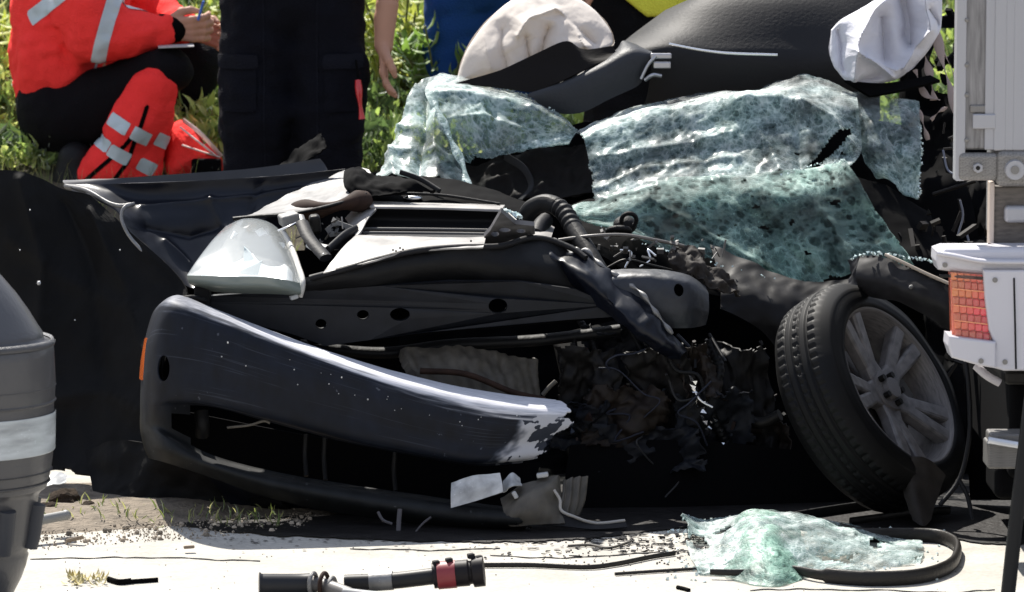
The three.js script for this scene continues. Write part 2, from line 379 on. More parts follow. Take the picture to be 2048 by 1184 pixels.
struct('ground', field(-150, 150, -200, 40, 4, 4, () => 0, -0.03), soilM);
struct('bank', field(-7, 7, -14, -1.6, 90, 80, bank, -0.012), soilM);
struct('road', field(-14, 14, -1.75, 14, 2, 2, () => 0, 0), roadM);

// ------------------------------------------------------------------ the wrecked car
const car = thing('wrecked_car', 'crushed dark blue car with shattered windscreen, burst airbags and torn front bumper', 'car', V(0.1, 0, -0.9));
// bumper: one skin from the scraped top lip over the air intake to the lower lip, wrapped round its left corner
const wearSheenT = dataTex(1024, (u, v) => {
  const t = 1 - v, n = fbm(u * 40, t * 9, 1, 4), n2 = fbm(u * 90, t * 30, 6, 3), n3 = fbm(u * 14 + 3, t * 5, 2, 4);
  let w = 0;
  const edge = .112 + .065 * smooth(.42, .92, u), nl = fbm(u * 12, t * 60, 8, 4), nf = fbm(u * 30, t * 160, 2, 3); w = smooth(edge + .035, edge - .015, t + nl * .05) * smooth(.1, .3, u + n3 * .15) * (.55 + .4 * smooth(.3, .6, u) + .35 * nf);  // pale lip band: real scuffs with the sun sheen painted in
  w = Math.max(w, .14 * smooth(.2, .34, fbm(u * 5, t * 120, 4, 3)) * smooth(.7, .3, t));
  const end = smooth(0.885, 0.925, u + n3 * 0.12 + n * 0.03 + t * 0.02) * smooth(0.62, 0.5, t);
  w = Math.max(w, end * (n3 + n * .6 > 0.14 ? 0.12 : 0.8));
  const spec = n2 > 0.4 ? 0.25 : 0;
  const base = [0.072, 0.092, 0.135], brownTint = smooth(0.5, 0.7, t) * 0.5 + smooth(0.16, 0.08, u) * 0.7 * smooth(0.3, 0.5, t);  // browner low down and round the left corner
  const b = [base[0] + brownTint * 0.08, base[1] + brownTint * 0.055, base[2] - brownTint * 0.02].map(c => c * (0.9 + n * 0.35 + n3 * 0.3));
  w = clamp(Math.max(w, spec));
  return [b[0] + (0.80 - b[0]) * w, b[1] + (0.80 - b[1]) * w, b[2] + (0.82 - b[2]) * w];
}, true);
const bumperM = std([1, 1, 1], 0.58, { map: wearSheenT, specularIntensity: .4 });
const bumperRows = [
  [[318, 612, -.78], [322, 606, -.5], [358, 590, -.36], [425, 616, -.34], [540, 660, -.34], [700, 716, -.34], [860, 760, -.34], [1010, 788, -.34], [1120, 800, -.34]],
  [[303, 634, -.75], [306, 628, -.47], [336, 606, -.27], [425, 631, -.235], [540, 675, -.22], [700, 730, -.21], [860, 776, -.21], [1010, 806, -.21], [1142, 818, -.235]],
  [[288, 690, -.75], [290, 690, -.46], [316, 668, -.25], [420, 686, -.205], [540, 724, -.19], [700, 772, -.18], [860, 820, -.18], [1005, 846, -.185], [1147, 846, -.215]],
  [[283, 745, -.75], [285, 745, -.45], [310, 738, -.24], [415, 750, -.2], [540, 782, -.185], [700, 826, -.18], [860, 868, -.18], [985, 888, -.19], [1112, 880, -.22]],
  [[281, 800, -.75], [283, 800, -.45], [312, 795, -.25], [415, 806, -.21], [540, 838, -.2], [700, 880, -.19], [860, 912, -.19], [960, 926, -.19], [1082, 916, -.22]],
  [[281, 825, -.75], [283, 825, -.45], [316, 816, -.26], [415, 812, -.31], [540, 844, -.32], [700, 886, -.32], [860, 917, -.32], [960, 931, -.32], [1078, 922, -.34]],
  [[281, 850, -.75], [283, 850, -.45], [318, 852, -.28], [415, 905, -.32], [540, 940, -.32], [700, 968, -.3], [860, 992, -.27], [960, 1006, -.24], [1030, 1015, -.22]],
  [[283, 870, -.75], [285, 870, -.45], [320, 870, -.25], [415, 916, -.23], [540, 952, -.22], [700, 980, -.2], [860, 1004, -.16], [960, 1016, -.12], [1030, 1024, -.1]],
  [[288, 895, -.75], [291, 895, -.45], [322, 898, -.24], [415, 934, -.21], [540, 974, -.2], [700, 1006, -.18], [860, 1032, -.14], [960, 1042, -.1], [1050, 1048, -.08]],
  [[296, 915, -.75], [300, 917, -.45], [330, 925, -.27], [415, 952, -.27], [540, 996, -.26], [700, 1030, -.25], [860, 1052, -.2], [960, 1058, -.16], [1070, 1060, -.14]]];
const bumper = part('bumper', car, sheet(bumperRows, { nu: 300, nv: 160, thick: 0.004, crumple: 0.0012, freq: 7, uv01: true, hole: [0.2755, 0.331, 0.017, 0.043], keep: (u, v) => {
  const t = v * 9;
  if (u > 0.335 && t > 5.02 && t < 6.02) return false;
  if (u > 0.29 && t > 5.3 && t < 5.8) return false;
  const n = noise(u * 60, v * 25, 2) * 0.02 + noise(u * 90, v * 40, 4) * 0.006 + noise(3, v * 17, 7) * .03;
  if (t < 5.1 && u > 0.985 + n - 0.012 * smooth(2.2, 5, t)) return false;
  if (t > 5.9 && u > 0.975 + n * 2) return false;
  return true;
} }), bumperM);
part('intake_back', car, sheet([
  [[330, 815, -.44], [700, 885, -.44], [1080, 925, -.44]], [[330, 900, -.44], [700, 985, -.44], [1060, 1030, -.38]]], { nu: 20, nv: 6, thick: 0.006 }), M.black);
for (const [x, y0, y1] of [[612, 868, 952], [650, 876, 960], [790, 905, 982]]) part('intake_bar', bumper, ptube([[x, y0, -.34], [x - 2, (y0 + y1) / 2, -.335], [x + 1, y1, -.31]], 0.006), M.blackPlastic);
part('intake_duct', bumper, ptube([[402, 822, -.36], [405, 850, -.35], [404, 872, -.36]], 0.018), M.blackPlastic);
part('tow_hole_cup', bumper, new THREE.SphereGeometry(0.036, 22, 14, 0, 6.2832, 0, 1.6).rotateX(-1.5708).scale(.9, 1.15, .8).translate(...P(350, 742, -.245).toArray()), M.black);
part('side_marker', car, sheet([
  [[293, 680, -.5], [296, 676, -.42], [304, 680, -.33]], [[286, 722, -.5], [291, 720, -.41], [307, 722, -.315]], [[283, 758, -.5], [290, 760, -.41], [307, 754, -.315]]],
  { nu: 10, nv: 12, thick: 0.006, disp: () => 0.006 }), M.orange, 'orange side marker lamp at the bumper corner');
// little chips and pits on the bumper skin
{ const chips = []; for (let i = 0; i < 26; i++) { const u = rr(0.3, 0.95), k = rr(0.15, 0.45); const r0 = along(PP(bumperRows[1]), u), r1 = along(PP(bumperRows[4]), u); const p = r0.lerp(r1, k); p.z = along(PP(bumperRows[3]), u).z + 0.004; chips.push(new THREE.IcosahedronGeometry(rr(0.001, 0.0028), 0).translate(p.x, p.y, p.z)); }
  part('paint_chip', bumper, chips, M.plateWhite, undefined, 'stuff'); }
part('bumper_bolt', bumper, [new THREE.TorusGeometry(0.011, 0.003, 8, 18).translate(...P(908, 805, -.205).toArray()), new THREE.SphereGeometry(0.008, 10, 8).scale(1, 1, .5).translate(...P(908, 806, -.205).toArray())], M.greyMetal);
part('bumper_stem', bumper, ptube([[455, 855, -.26], [500, 850, -.24], [530, 842, -.23], [540, 846, -.23]], 0.0035), M.beige);

// left corner: torn edge strips
part('bumper_bracket', car, ptube([[352, 602, -.33], [385, 596, -.36], [410, 602, -.38]], 0.008), M.blackPlastic);

// cross beam with punched holes
const beamZ = (x, y) => -0.44 - Math.max(0, (x - 900) / 900) * 0.25;
part('bumper_beam', car, plate([[352, 604], [420, 592], [500, 586], [620, 582], [760, 572], [900, 562], [1040, 563], [1150, 578], [1225, 610], [1255, 632], [1130, 640], [1000, 652], [860, 664], [740, 680], [650, 692], [590, 670], [480, 640], [400, 622]], beamZ, 0.03,
  [circle(642, 648, 11, 10), circle(726, 630, 12, 10), circle(800, 629, 20, 13), circle(996, 612, 19, 15)]), M.beam);
part('beam_back', car, plate([[560, 600], [1120, 575], [1180, 640], [620, 690]], (x, y) => beamZ(x, y) - 0.08, 0.006), M.black);
part('side_rail', car, sheet([
  [[1215, 542, -.62], [1300, 538, -.6], [1370, 548, -.6], [1412, 572, -.64]], [[1215, 556, -.55], [1300, 552, -.53], [1375, 566, -.53], [1418, 590, -.58]],
  [[1230, 600, -.53], [1300, 606, -.51], [1375, 612, -.51], [1418, 622, -.56]], [[1250, 645, -.54], [1310, 655, -.52], [1375, 656, -.52], [1412, 650, -.57]]],
  { nu: 120, nv: 80, thick: 0.004, crumple: 0.003, freq: 9, hole: [.58, .47, .045, .085] }), M.greyMetal.clone());
car.children.at(-1).material.color.setRGB(0.035, 0.04, 0.052);
part('side_rail_back', car, plate([[1240, 556], [1400, 570], [1405, 645], [1250, 640]], -.66, .006), M.black);

// headlight: clear lens over a bright reflector, with a lower band and a back rim
const head = new THREE.Group(); head.name = 'headlight'; car.add(head);
part('lens', head, sheet([
  [[452, 452, -.70], [490, 437, -.74], [535, 443, -.75], [572, 470, -.72]],
  [[425, 480, -.58], [478, 468, -.6], [540, 476, -.61], [585, 505, -.6]],
  [[398, 515, -.46], [465, 505, -.47], [545, 512, -.48], [596, 538, -.5]],
  [[374, 550, -.40], [452, 552, -.345], [540, 553, -.345], [602, 566, -.42]]], { nu: 30, nv: 24, thick: 0.004, disp: (u, v) => 0.010 * Math.sin(u * Math.PI) * Math.sin(v * Math.PI) }), M.lens);
part('reflector', head, sheet([
  [[470, 462, -.76], [530, 455, -.8], [575, 490, -.76]], [[430, 510, -.64], [510, 500, -.68], [585, 525, -.64]], [[392, 548, -.5], [480, 545, -.5], [590, 556, -.52]]],
  { nu: 24, nv: 20, thick: 0.004, disp: (u, v) => -0.02 * (Math.abs(Math.sin(u * 7)) + Math.abs(Math.sin(v * 5))) }), M.reflector);
part('bulb_shield', head, plate([[474, 549], [482, 541], [512, 528], [524, 522], [516, 550]], -.415, 0.02), std([0.42, 0.5, 0.52], 0.4));
part('bulb_shield', head, plate([[486, 525], [488, 494], [500, 505], [507, 519]], -.47, 0.02), std([0.55, 0.64, 0.66], 0.4));
part('lower_band', head, sheet([
  [[374, 551, -.40], [452, 553, -.345], [540, 555, -.345], [600, 566, -.415]], [[378, 566, -.41], [452, 572, -.35], [540, 574, -.35], [602, 586, -.41]],
  [[398, 578, -.46], [452, 586, -.40], [540, 588, -.40], [596, 592, -.44]]], { nu: 24, nv: 8, thick: 0.006 }), M.lensBand);
part('back_rim', head, ptube([[566, 462, -.72], [582, 492, -.64], [596, 530, -.53], [606, 570, -.43], [600, 594, -.43]], 0.007, { seg: 30 }), std([0.5, 0.48, 0.44], 0.5));
part('lamp_back', head, sheet([[[470, 450, -.80], [570, 480, -.8]], [[400, 570, -.55], [600, 580, -.55]]], { nu: 8, nv: 8, thick: 0.02 }), M.blackPlastic);
part('lamp_mount', head, pbox(388, 574, 420, 612, -.42, 0.06), M.blackPlastic);
part('lamp_clip', head, box(.022, .012, .02, P(588, 594, -.42), [0, .2, .3]), M.plateWhite);

// slam panel: frame round a dark grille opening, bright ledge, straps
const slam = new THREE.Group(); slam.name = 'slam_panel'; car.add(slam);
part('ledge', slam, sheet([
  [[712, 470, -.66], [780, 472, -.66], [880, 474, -.66], [972, 474, -.66]],
  [[690, 490, -.55], [770, 490, -.54], [870, 482, -.56], [970, 482, -.58]],
  [[664, 522, -.44], [740, 516, -.44], [840, 496, -.48], [968, 489, -.5]],
  [[646, 546, -.40], [720, 528, -.41], [820, 502, -.45], [966, 494, -.48]]], { nu: 50, nv: 16, thick: 0.004, crumple: 0.002, freq: 14 }), M.silverPanel);
part('frame_top', slam, sheet([
  [[735, 402, -1.02], [800, 404, -1.02], [900, 406, -1.02], [1010, 410, -1.02]], [[738, 410, -.93], [800, 411, -.93], [900, 413, -.93], [1005, 416, -.93]], [[742, 417, -.92], [800, 418, -.92], [900, 420, -.92], [1000, 424, -.92]]], { nu: 30, nv: 6, thick: 0.008 }), M.silverPanel);
part('frame_side', slam, sheet([
  [[690, 436, -.98], [715, 412, -1.0], [745, 404, -1.0]], [[700, 452, -.84], [722, 432, -.88], [752, 416, -.92]], [[712, 472, -.68], [722, 462, -.72], [738, 434, -.86]]], { nu: 12, nv: 12, thick: 0.006 }), M.silverPanel);
part('grille_pocket', slam, sheet([
  [[742, 416, -.93], [1000, 422, -.93]], [[735, 440, -.96], [998, 444, -.96]], [[722, 462, -.88], [985, 464, -.88]], [[712, 473, -.67], [974, 476, -.67]]], { nu: 20, nv: 20, thick: 0.004 }), M.dash);
for (const [a, b, z] of [[458, 461, -.86], [466, 469, -.8]]) part('grille_rib', slam, ptube([[726, a, z], [850, a + 1, z], [985, b, z]], 0.005), std([0.09, 0.085, 0.08], 0.5));
part('corner_bracket', slam, plate([[1002, 424], [1030, 448], [1068, 452], [1070, 468], [1028, 488], [970, 494], [968, 474], [980, 462]], (x, y) => -.62 + (470 - y) * .004, 0.012, [circle(1010, 460, 11, 4), circle(990, 468, 8, 5), circle(1042, 462, 9, 4)]), std([0.2, 0.2, 0.215], 0.5, { map: M.greyMetal.map }));
part('corner_tray', slam, sheet([[[1030, 446, -.9], [1090, 446, -.9], [1110, 452, -.9]], [[1040, 470, -.66], [1070, 474, -.66], [1102, 476, -.7]]], { nu: 12, nv: 10, thick: 0.004, crumple: .004, freq: 14 }), M.silverPanel);
part('strap', slam, ptube([[1008, 422, -.88], [1040, 452, -.72], [1062, 478, -.6]], 0.008, { flat: .4 }), M.greyMetal);
part('crash_mark', slam, [[786, 500], [792, 502], [800, 496], [806, 499], [942, 482]].map(([x, y]) => new THREE.IcosahedronGeometry(0.003, 0).translate(...P(x, y, -.455).toArray())), M.black, undefined, 'stuff');
// latches and braces left of the slam panel
part('brace', slam, ptube([[600, 432, -.74], [612, 462, -.66], [636, 490, -.6], [660, 496, -.58]], 0.011, { flat: .5 }), M.greyMetal);
part('brace', slam, ptube([[656, 500, -.56], [690, 470, -.66], [712, 458, -.74]], 0.012, { flat: .6 }), M.dash);
part('brace', slam, ptube([[604, 446, -.68], [618, 476, -.6], [652, 516, -.5]], 0.018, { flat: .6 }), M.dash);
part('brace', slam, ptube([[615, 490, -.58], [630, 500, -.55], [648, 512, -.5]], 0.007, { flat: .8 }), M.plateWhite);
part('latch_block', slam, box(.05, .03, .05, P(578, 438, -.72), [.1, .3, .2], .006), M.greyMetal);
part('latch_block', slam, box(.03, .05, .04, P(630, 448, -.72), [.1, .1, .1], .01), M.darkMetal);
part('latch_rod', slam, ptube([[556, 462, -.66], [580, 452, -.66], [592, 446, -.68]], 0.003), M.brightMetal);
part('latch_plate', slam, plate([[650, 458], [672, 440], [706, 452], [690, 470], [660, 474]], -.78, 0.01, [circle(676, 458, 14, 7)]), M.greyMetal);
part('front_closing_panel', car, sheet([
  [[590, 560, -.47], [645, 548, -.42], [720, 530, -.43], [820, 504, -.47], [966, 496, -.5], [1066, 480, -.6], [1120, 486, -.62]],
  [[592, 578, -.45], [650, 566, -.42], [740, 552, -.43], [850, 532, -.46], [966, 530, -.49], [1080, 532, -.54], [1190, 560, -.6]],
  [[595, 592, -.44], [660, 590, -.46], [760, 584, -.47], [880, 576, -.5], [1000, 574, -.52], [1120, 592, -.56], [1230, 630, -.6]]], { nu: 60, nv: 16, thick: 0.006, crumple: .006, freq: 8 }), M.blackPlastic);
part('lip_seal', car, ptube([[620, 556, -.42], [690, 538, -.41], [760, 518, -.44], [830, 502, -.46], [920, 494, -.49], [1000, 492, -.52], [1062, 476, -.6], [1100, 480, -.62], [1150, 500, -.6], [1172, 516, -.58]], 0.010, { seg: 70, flat: .8 }), M.dash);
part('brown_duct', car, ptube([[590, 420, -.9], [640, 420, -.84], [690, 408, -.86], [730, 400, -.95]], u => 0.022 + 0.008 * Math.sin(u * 9), { seg: 30 }), M.rust);

// folded bonnet scrap over the left wing
part('bonnet_scrap', car, sheet([
  [[508, 424, -.98], [560, 398, -1.05], [620, 368, -1.15], [700, 338, -1.25], [738, 340, -1.2]],
  [[490, 430, -.84], [560, 414, -.88], [640, 396, -.95], [712, 366, -1.08], [744, 356, -1.12]],
  [[468, 436, -.78], [560, 425, -.78], [640, 414, -.82], [690, 398, -.9], [728, 386, -.96]]], { nu: 50, nv: 20, thick: 0.005, crumple: 0.006, freq: 8 }), std([0.24, 0.24, 0.245], 0.5, { map: rep(dirtT, .2) }), 'pale folded bonnet scrap');
part('bonnet_edge', car, ptube([[466, 437, -.77], [520, 432, -.77], [580, 428, -.77], [640, 416, -.8], [692, 402, -.86], [730, 388, -.92]], 0.008, { flat: .6 }), M.blackPlastic);
part('hinge_lump', car, sheet([
  [[690, 340, -1.1], [720, 330, -1.14], [752, 352, -1.14], [790, 350, -1.1]], [[688, 372, -.98], [716, 366, -1.0], [748, 372, -1.0], [830, 366, -1.0]], [[712, 392, -.95], [740, 392, -.95], [800, 388, -.97], [872, 384, -1.0]]], { nu: 40, nv: 20, thick: .006, crumple: .012, freq: 9, crease: .012 }), M.black);
part('scuttle', car, sheet([
  [[740, 370, -1.2], [850, 352, -1.25], [960, 372, -1.25], [1060, 410, -1.2]], [[730, 398, -1.04], [850, 392, -1.06], [960, 398, -1.06], [1050, 424, -1.04]], [[740, 412, -1.0], [850, 414, -1.0], [960, 418, -1.0], [1040, 440, -1.0]]], { nu: 50, nv: 16, thick: .006, crumple: .008, freq: 8 }), M.black);
part('wiper_cap', car, new THREE.SphereGeometry(0.016, 18, 12).scale(1.6, .5, 1).translate(...P(826, 396, -1.03).toArray()), M.brightMetal);
part('wiper_arm', car, ptube([[700, 398, -1.02], [780, 388, -1.03], [880, 390, -1.03], [1000, 408, -1.0]], 0.004), M.blackPlastic);
part('wiper_arm', car, ptube([[800, 344, -1.12], [840, 358, -1.1], [880, 382, -1.05]], 0.007, { flat: .5 }), M.dash);

// left wing: glossy dark skin with the bright wheel arch lip, behind it the long sill
part('left_wing', car, sheet([
  [[128, 368, -1.22], [240, 367, -1.16], [400, 361, -1.155], [560, 351, -1.155], [690, 338, -1.16]],
  [[170, 384, -1.10], [262, 394, -1.15], [400, 392, -1.15], [520, 384, -1.15], [650, 360, -1.16]],
  [[232, 416, -1.00], [300, 434, -1.08], [400, 440, -1.10], [480, 436, -1.10], [600, 400, -1.12]],
  [[250, 448, -.98], [320, 480, -1.04], [390, 490, -1.06], [450, 474, -1.05], [540, 430, -1.08]],
  [[300, 510, -.96], [345, 532, -.99], [385, 540, -1.0], [430, 518, -1.0], [500, 450, -1.02]],
  [[368, 566, -.9], [376, 572, -.92], [392, 574, -.92], [430, 555, -.92], [490, 470, -.96]]], { nu: 90, nv: 80, thick: 0.004, crumple: 0.005, freq: 4, crease: .003, ridges: [[[[280, 415], [420, 405], [600, 380]], .012, 6], [[[300, 450], [380, 470], [440, 450]], -.02, 14], [[[420, 400], [450, 460]], .015, 9], [[[330, 480], [380, 530]], .014, 8], [[[520, 370], [500, 420]], -.014, 10]] }), M.paint);
part('arch_lip', car, ptube([[130, 372, -1.22], [175, 382, -1.1], [222, 408, -1.02], [246, 412, -.99], [262, 409, -1.0]], 0.006, { seg: 40, flat: .7 }), M.greyMetal);
part('arch_lip', car, ptube([[268, 408, -1.0], [248, 416, -.96], [243, 436, -.95], [256, 468, -.94], [285, 502, -.93], [318, 532, -.91], [348, 556, -.88], [370, 580, -.86]], 0.006, { seg: 60, flat: .7 }), M.greyMetal);
part('sill', car, sheet([
  [[126, 360, -1.32], [250, 355, -1.365], [400, 345, -1.405], [520, 335, -1.455], [640, 317, -1.475]],
  [[128, 366, -1.29], [250, 362, -1.36], [400, 354, -1.40], [520, 344, -1.45], [650, 330, -1.47]],
  [[150, 386, -1.27], [260, 392, -1.34], [400, 392, -1.38], [520, 384, -1.43], [660, 350, -1.45]]], { nu: 50, nv: 14, thick: .012, crumple: .003, freq: 6 }), std([0.02, 0.017, 0.018], 0.4, { map: rep(dirtT, .4), clearcoat: .2 }));
part('torn_strip', car, sheet([
  [[560, 330, -1.68], [600, 300, -1.7], [634, 268, -1.72], [640, 264, -1.72]], [[566, 348, -1.62], [606, 326, -1.62], [640, 306, -1.64], [652, 290, -1.66]]], { nu: 24, nv: 10, thick: .005, crumple: .02, freq: 14 }), M.black);
part('wheel_liner', car, sheet([
  [[-60, 345, -1.06], [20, 340, -1.05], [80, 356, -1.05], [130, 375, -1.05], [180, 389, -1.03]],
  [[-60, 450, -1.03], [20, 440, -1.02], [110, 440, -1.01], [190, 440, -1.0], [245, 450, -.98]],
  [[-60, 600, -1.0], [20, 590, -.98], [140, 580, -.96], [260, 560, -.92], [372, 578, -.84]],
  [[-60, 760, -.95], [20, 760, -.92], [120, 740, -.88], [230, 720, -.82], [330, 690, -.72]],
  [[-60, 880, -.92], [20, 890, -.88], [110, 880, -.82], [210, 870, -.74], [330, 850, -.64]],
  [[-60, 950, -.9], [30, 962, -.84], [100, 950, -.76], [200, 955, -.66], [330, 950, -.56]]], { nu: 70, nv: 70, thick: .01, crumple: .012, freq: 3.5, crease: .012, ridges: [[[[40, 360], [90, 520], [80, 760], [110, 920]], .03, 22], [[[130, 400], [190, 560], [200, 760]], -.03, 26], [[[180, 420], [260, 580], [290, 700]], .02, 14], [[[20, 480], [140, 560], [250, 620]], .015, 14], [[[120, 800], [210, 780], [290, 820]], .02, 16]], keep: (u, v) => v < 0.965 + 0.04 * noise(u * 14, 3, 1) }), M.liner);
{ const specks = [[78, 566], [240, 500], [150, 640], [60, 420], [205, 760], [120, 830], [40, 500]].map(([x, y]) => new THREE.IcosahedronGeometry(x === 78 ? .0065 : .0025, 0).translate(...P(x, y, -.84).toArray())); part('paint_chip', car, specks, M.plateWhite, undefined, 'stuff'); }
part('hanging_liner', car, sheet([
  [[170, 900, -.7], [240, 880, -.62], [330, 900, -.5], [420, 950, -.42], [560, 1000, -.36]],
  [[180, 970, -.62], [250, 960, -.56], [340, 960, -.5], [440, 985, -.44], [570, 1020, -.36]],
  [[200, 1010, -.55], [250, 1002, -.52], [340, 1000, -.5], [440, 1010, -.44], [580, 1030, -.38]]], { nu: 40, nv: 20, thick: .006, crumple: .02, freq: 8 }), M.liner);
part('lower_guard', car, sheet([
  [[410, 950, -.36], [520, 985, -.34], [700, 1024, -.34], [900, 1048, -.3]], [[440, 985, -.4], [540, 1010, -.4], [700, 1034, -.38], [900, 1052, -.34]], [[470, 1022, -.42], [560, 1036, -.4], [700, 1040, -.4], [900, 1052, -.36]]], { nu: 30, nv: 10, thick: .006, crumple: .01, freq: 7 }), M.paint);

// dark bulk of the squashed engine bay and cabin behind
part('firewall', car, sheet([
  [[640, 372, -1.66], [900, 330, -1.66], [1170, 250, -1.7], [1400, 240, -1.72], [1700, 230, -1.72], [1900, 260, -1.72]],
  [[600, 560, -1.5], [900, 560, -1.5], [1170, 540, -1.5], [1400, 530, -1.5], [1700, 500, -1.5], [1960, 500, -1.5]],
  [[560, 820, -1.3], [900, 820, -1.3], [1170, 820, -1.3], [1400, 820, -1.3], [1700, 820, -1.3], [1960, 820, -1.3]],
  [[560, 968, -1.0], [900, 970, -1.0], [1170, 975, -1.0], [1400, 975, -1.0], [1700, 975, -1.0], [1990, 975, -1.0]]], { nu: 60, nv: 50, thick: .02, crumple: .05, freq: 4, crease: .03 }), M.black);
part('left_bulkhead', car, sheet([
  [[330, 600, -.9], [480, 520, -1.0], [640, 500, -1.1], [800, 500, -1.2]], [[330, 800, -.85], [480, 800, -.9], [640, 800, -1.0], [800, 800, -1.1]], [[330, 960, -.8], [480, 975, -.8], [640, 985, -.8], [800, 985, -.9]]], { nu: 24, nv: 24, thick: .02, crumple: .03, freq: 5 }), M.black);
part('condenser', car, sheet([
  [[800, 704, -.52], [900, 694, -.54], [1000, 700, -.56], [1075, 720, -.6]], [[820, 740, -.48], [920, 735, -.5], [1010, 745, -.52], [1080, 760, -.58]], [[860, 775, -.46], [940, 782, -.48], [1020, 790, -.5], [1090, 800, -.56]]], { nu: 60, nv: 24, thick: .02, crumple: .02, freq: 10, disp: u => .002 * Math.sin(u * 300) }), M.beige);
part('cross_member', car, ptube([[600, 690, -.55], [760, 706, -.55], [900, 690, -.58], [1080, 680, -.6], [1240, 660, -.62]], 0.022, { flat: .7, seg: 50 }), M.blackPlastic);
part('rusty_pipe', car, ptube([[840, 742, -.44], [930, 748, -.45], [1030, 786, -.44], [1090, 800, -.44]], 0.008), M.rust);
part('upright_pipe', car, ptube([[1148, 675, -.6], [1150, 700, -.58], [1146, 740, -.58]], 0.007), M.darkMetal);
part('upright_pipe', car, ptube([[1085, 790, -.5], [1098, 775, -.5], [1112, 762, -.5]], 0.006), M.beige);
part('engine_block', car, [box(.34, .34, .4, P(1290, 830, -1.0), [.1, .3, -.15], .03), box(.2, .2, .3, P(1200, 760, -.95), [.3, .1, .2], .02), box(.26, .18, .3, P(1400, 900, -.85), [.2, -.3, .1], .03)], std([0.003, 0.003, 0.0035], .8, { specularIntensity: .1, map: rep(dirtT, .3), bumpMap: rep(grainT, .2), bumpScale: .001 }));
part('gearbox', car, new THREE.LatheGeometry([[0, 0], [.09, 0], [.1, .03], [.07, .06], [.08, .12], [.05, .16], [.05, .2], [0, .2]].map(p => new THREE.Vector2(...p)), 26).scale(.8, .8, .8).rotateX(1.1).rotateY(.5).translate(...P(1392, 880, -.76).toArray()), std([.014, .010, .009], .7, { map: rep(dirtT, .1) }));
part('dark_front_panel', car, sheet([  // added dark upright sheet standing in for the shade low in the bay
  [[1140, 890, -.49], [1300, 880, -.50], [1450, 885, -.52], [1600, 900, -.56], [1780, 900, -.6]], [[1130, 960, -.47], [1300, 950, -.48], [1450, 950, -.51], [1600, 960, -.55], [1780, 960, -.59]], [[1130, 1020, -.46], [1300, 1018, -.47], [1450, 1012, -.50], [1600, 1006, -.54], [1780, 1002, -.58]]], { nu: 50, nv: 20, thick: .008, crumple: .004, freq: 5 }), M.black);
// fender strip that folds from the slam panel down past the rail
part('folded_wing_strip', car, sheet([
  [[1060, 476, -.68], [1110, 486, -.66], [1165, 500, -.62], [1230, 550, -.56], [1300, 610, -.5], [1345, 665, -.48], [1375, 700, -.48]],
  [[1070, 500, -.60], [1120, 520, -.56], [1180, 560, -.5], [1240, 620, -.46], [1295, 665, -.44], [1335, 692, -.44], [1365, 712, -.46]],
  [[1100, 540, -.58], [1150, 570, -.56], [1200, 615, -.52], [1250, 650, -.5], [1290, 680, -.48], [1325, 705, -.48], [1358, 722, -.48]]], { nu: 70, nv: 16, thick: .005, crumple: .012, freq: 9, crease: .008 }), M.paint);
part('torn_edge', car, ptube([[1062, 474, -.68], [1110, 482, -.66], [1150, 506, -.62], [1170, 500, -.62], [1200, 528, -.58], [1255, 566, -.54], [1285, 588, -.5], [1310, 622, -.48], [1345, 668, -.46]], u => 0.005 + 0.003 * Math.sin(u * 60), { seg: 90, rad: 6 }), M.greyMetal);

// air hose, cables, crumpled scrap
part('air_hose', car, ptube([[1048, 446, -.92], [1062, 418, -.9], [1092, 406, -.88], [1124, 420, -.84], [1150, 462, -.76], [1180, 510, -.68], [1206, 556, -.62]], u => 0.024 + 0.0022 * Math.sin(u * 120) * (u < 0.55 && u > .3 ? 1 : 0), { seg: 160, rad: 18 }), M.blackPlastic);
part('hose_elbow', car, ptube([[1092, 440, -.84], [1080, 452, -.8], [1072, 470, -.76]], 0.021, { seg: 30 }), M.dash);
part('cable', car, ptube([[1118, 480, -.74], [1180, 472, -.7], [1250, 470, -.7], [1310, 480, -.7], [1368, 492, -.72]], 0.0045, { seg: 60 }), std([.12, .11, .1], .4));
part('cable', car, ptube([[1215, 536, -.7], [1250, 520, -.7], [1300, 530, -.7], [1360, 545, -.7]], 0.004, { seg: 40 }), M.darkMetal);
part('cable', car, ptube([[1250, 536, -.72], [1262, 505, -.74], [1240, 500, -.74]], 0.003), M.brightMetal);
part('cable', car, ptube([[1280, 534, -.72], [1300, 520, -.72], [1296, 500, -.74], [1312, 512, -.72]], 0.003), M.brightMetal);
part('strut_top', car, [new THREE.SphereGeometry(.032, 20, 14).scale(1, .8, 1).translate(...P(1250, 450, -.9).toArray()), new THREE.TorusGeometry(.028, .008, 10, 24).rotateX(1.2).translate(...P(1238, 462, -.87).toArray()), new THREE.TorusGeometry(.02, .006, 10, 24).rotateX(.4).translate(...P(1258, 440, -.87).toArray())], M.blackPlastic);
part('crumpled_bracket', car, sheet([
  [[1348, 490, -.72], [1376, 492, -.74], [1420, 528, -.72], [1475, 570, -.72]], [[1338, 516, -.68], [1380, 530, -.66], [1420, 556, -.66], [1478, 582, -.7]], [[1345, 540, -.66], [1390, 552, -.64], [1430, 575, -.64], [1480, 592, -.68]]], { nu: 40, nv: 20, thick: .005, crumple: .02, freq: 16, crease: .02 }), std([.04, .034, .03], .7, { map: rep(dirtT, .1) }));
part('inner_wing', car, sheet([
  [[1420, 490, -1.0], [1500, 520, -.95], [1600, 560, -.9], [1700, 560, -.9]], [[1440, 560, -.86], [1520, 590, -.82], [1600, 640, -.8], [1680, 620, -.84]], [[1440, 620, -.8], [1520, 660, -.8], [1580, 720, -.8], [1650, 700, -.86]]], { nu: 40, nv: 30, thick: .006, crumple: .012, freq: 6, crease: .008 }), std([.011, .010, .011], .55, { map: rep(dirtT, .3) }));
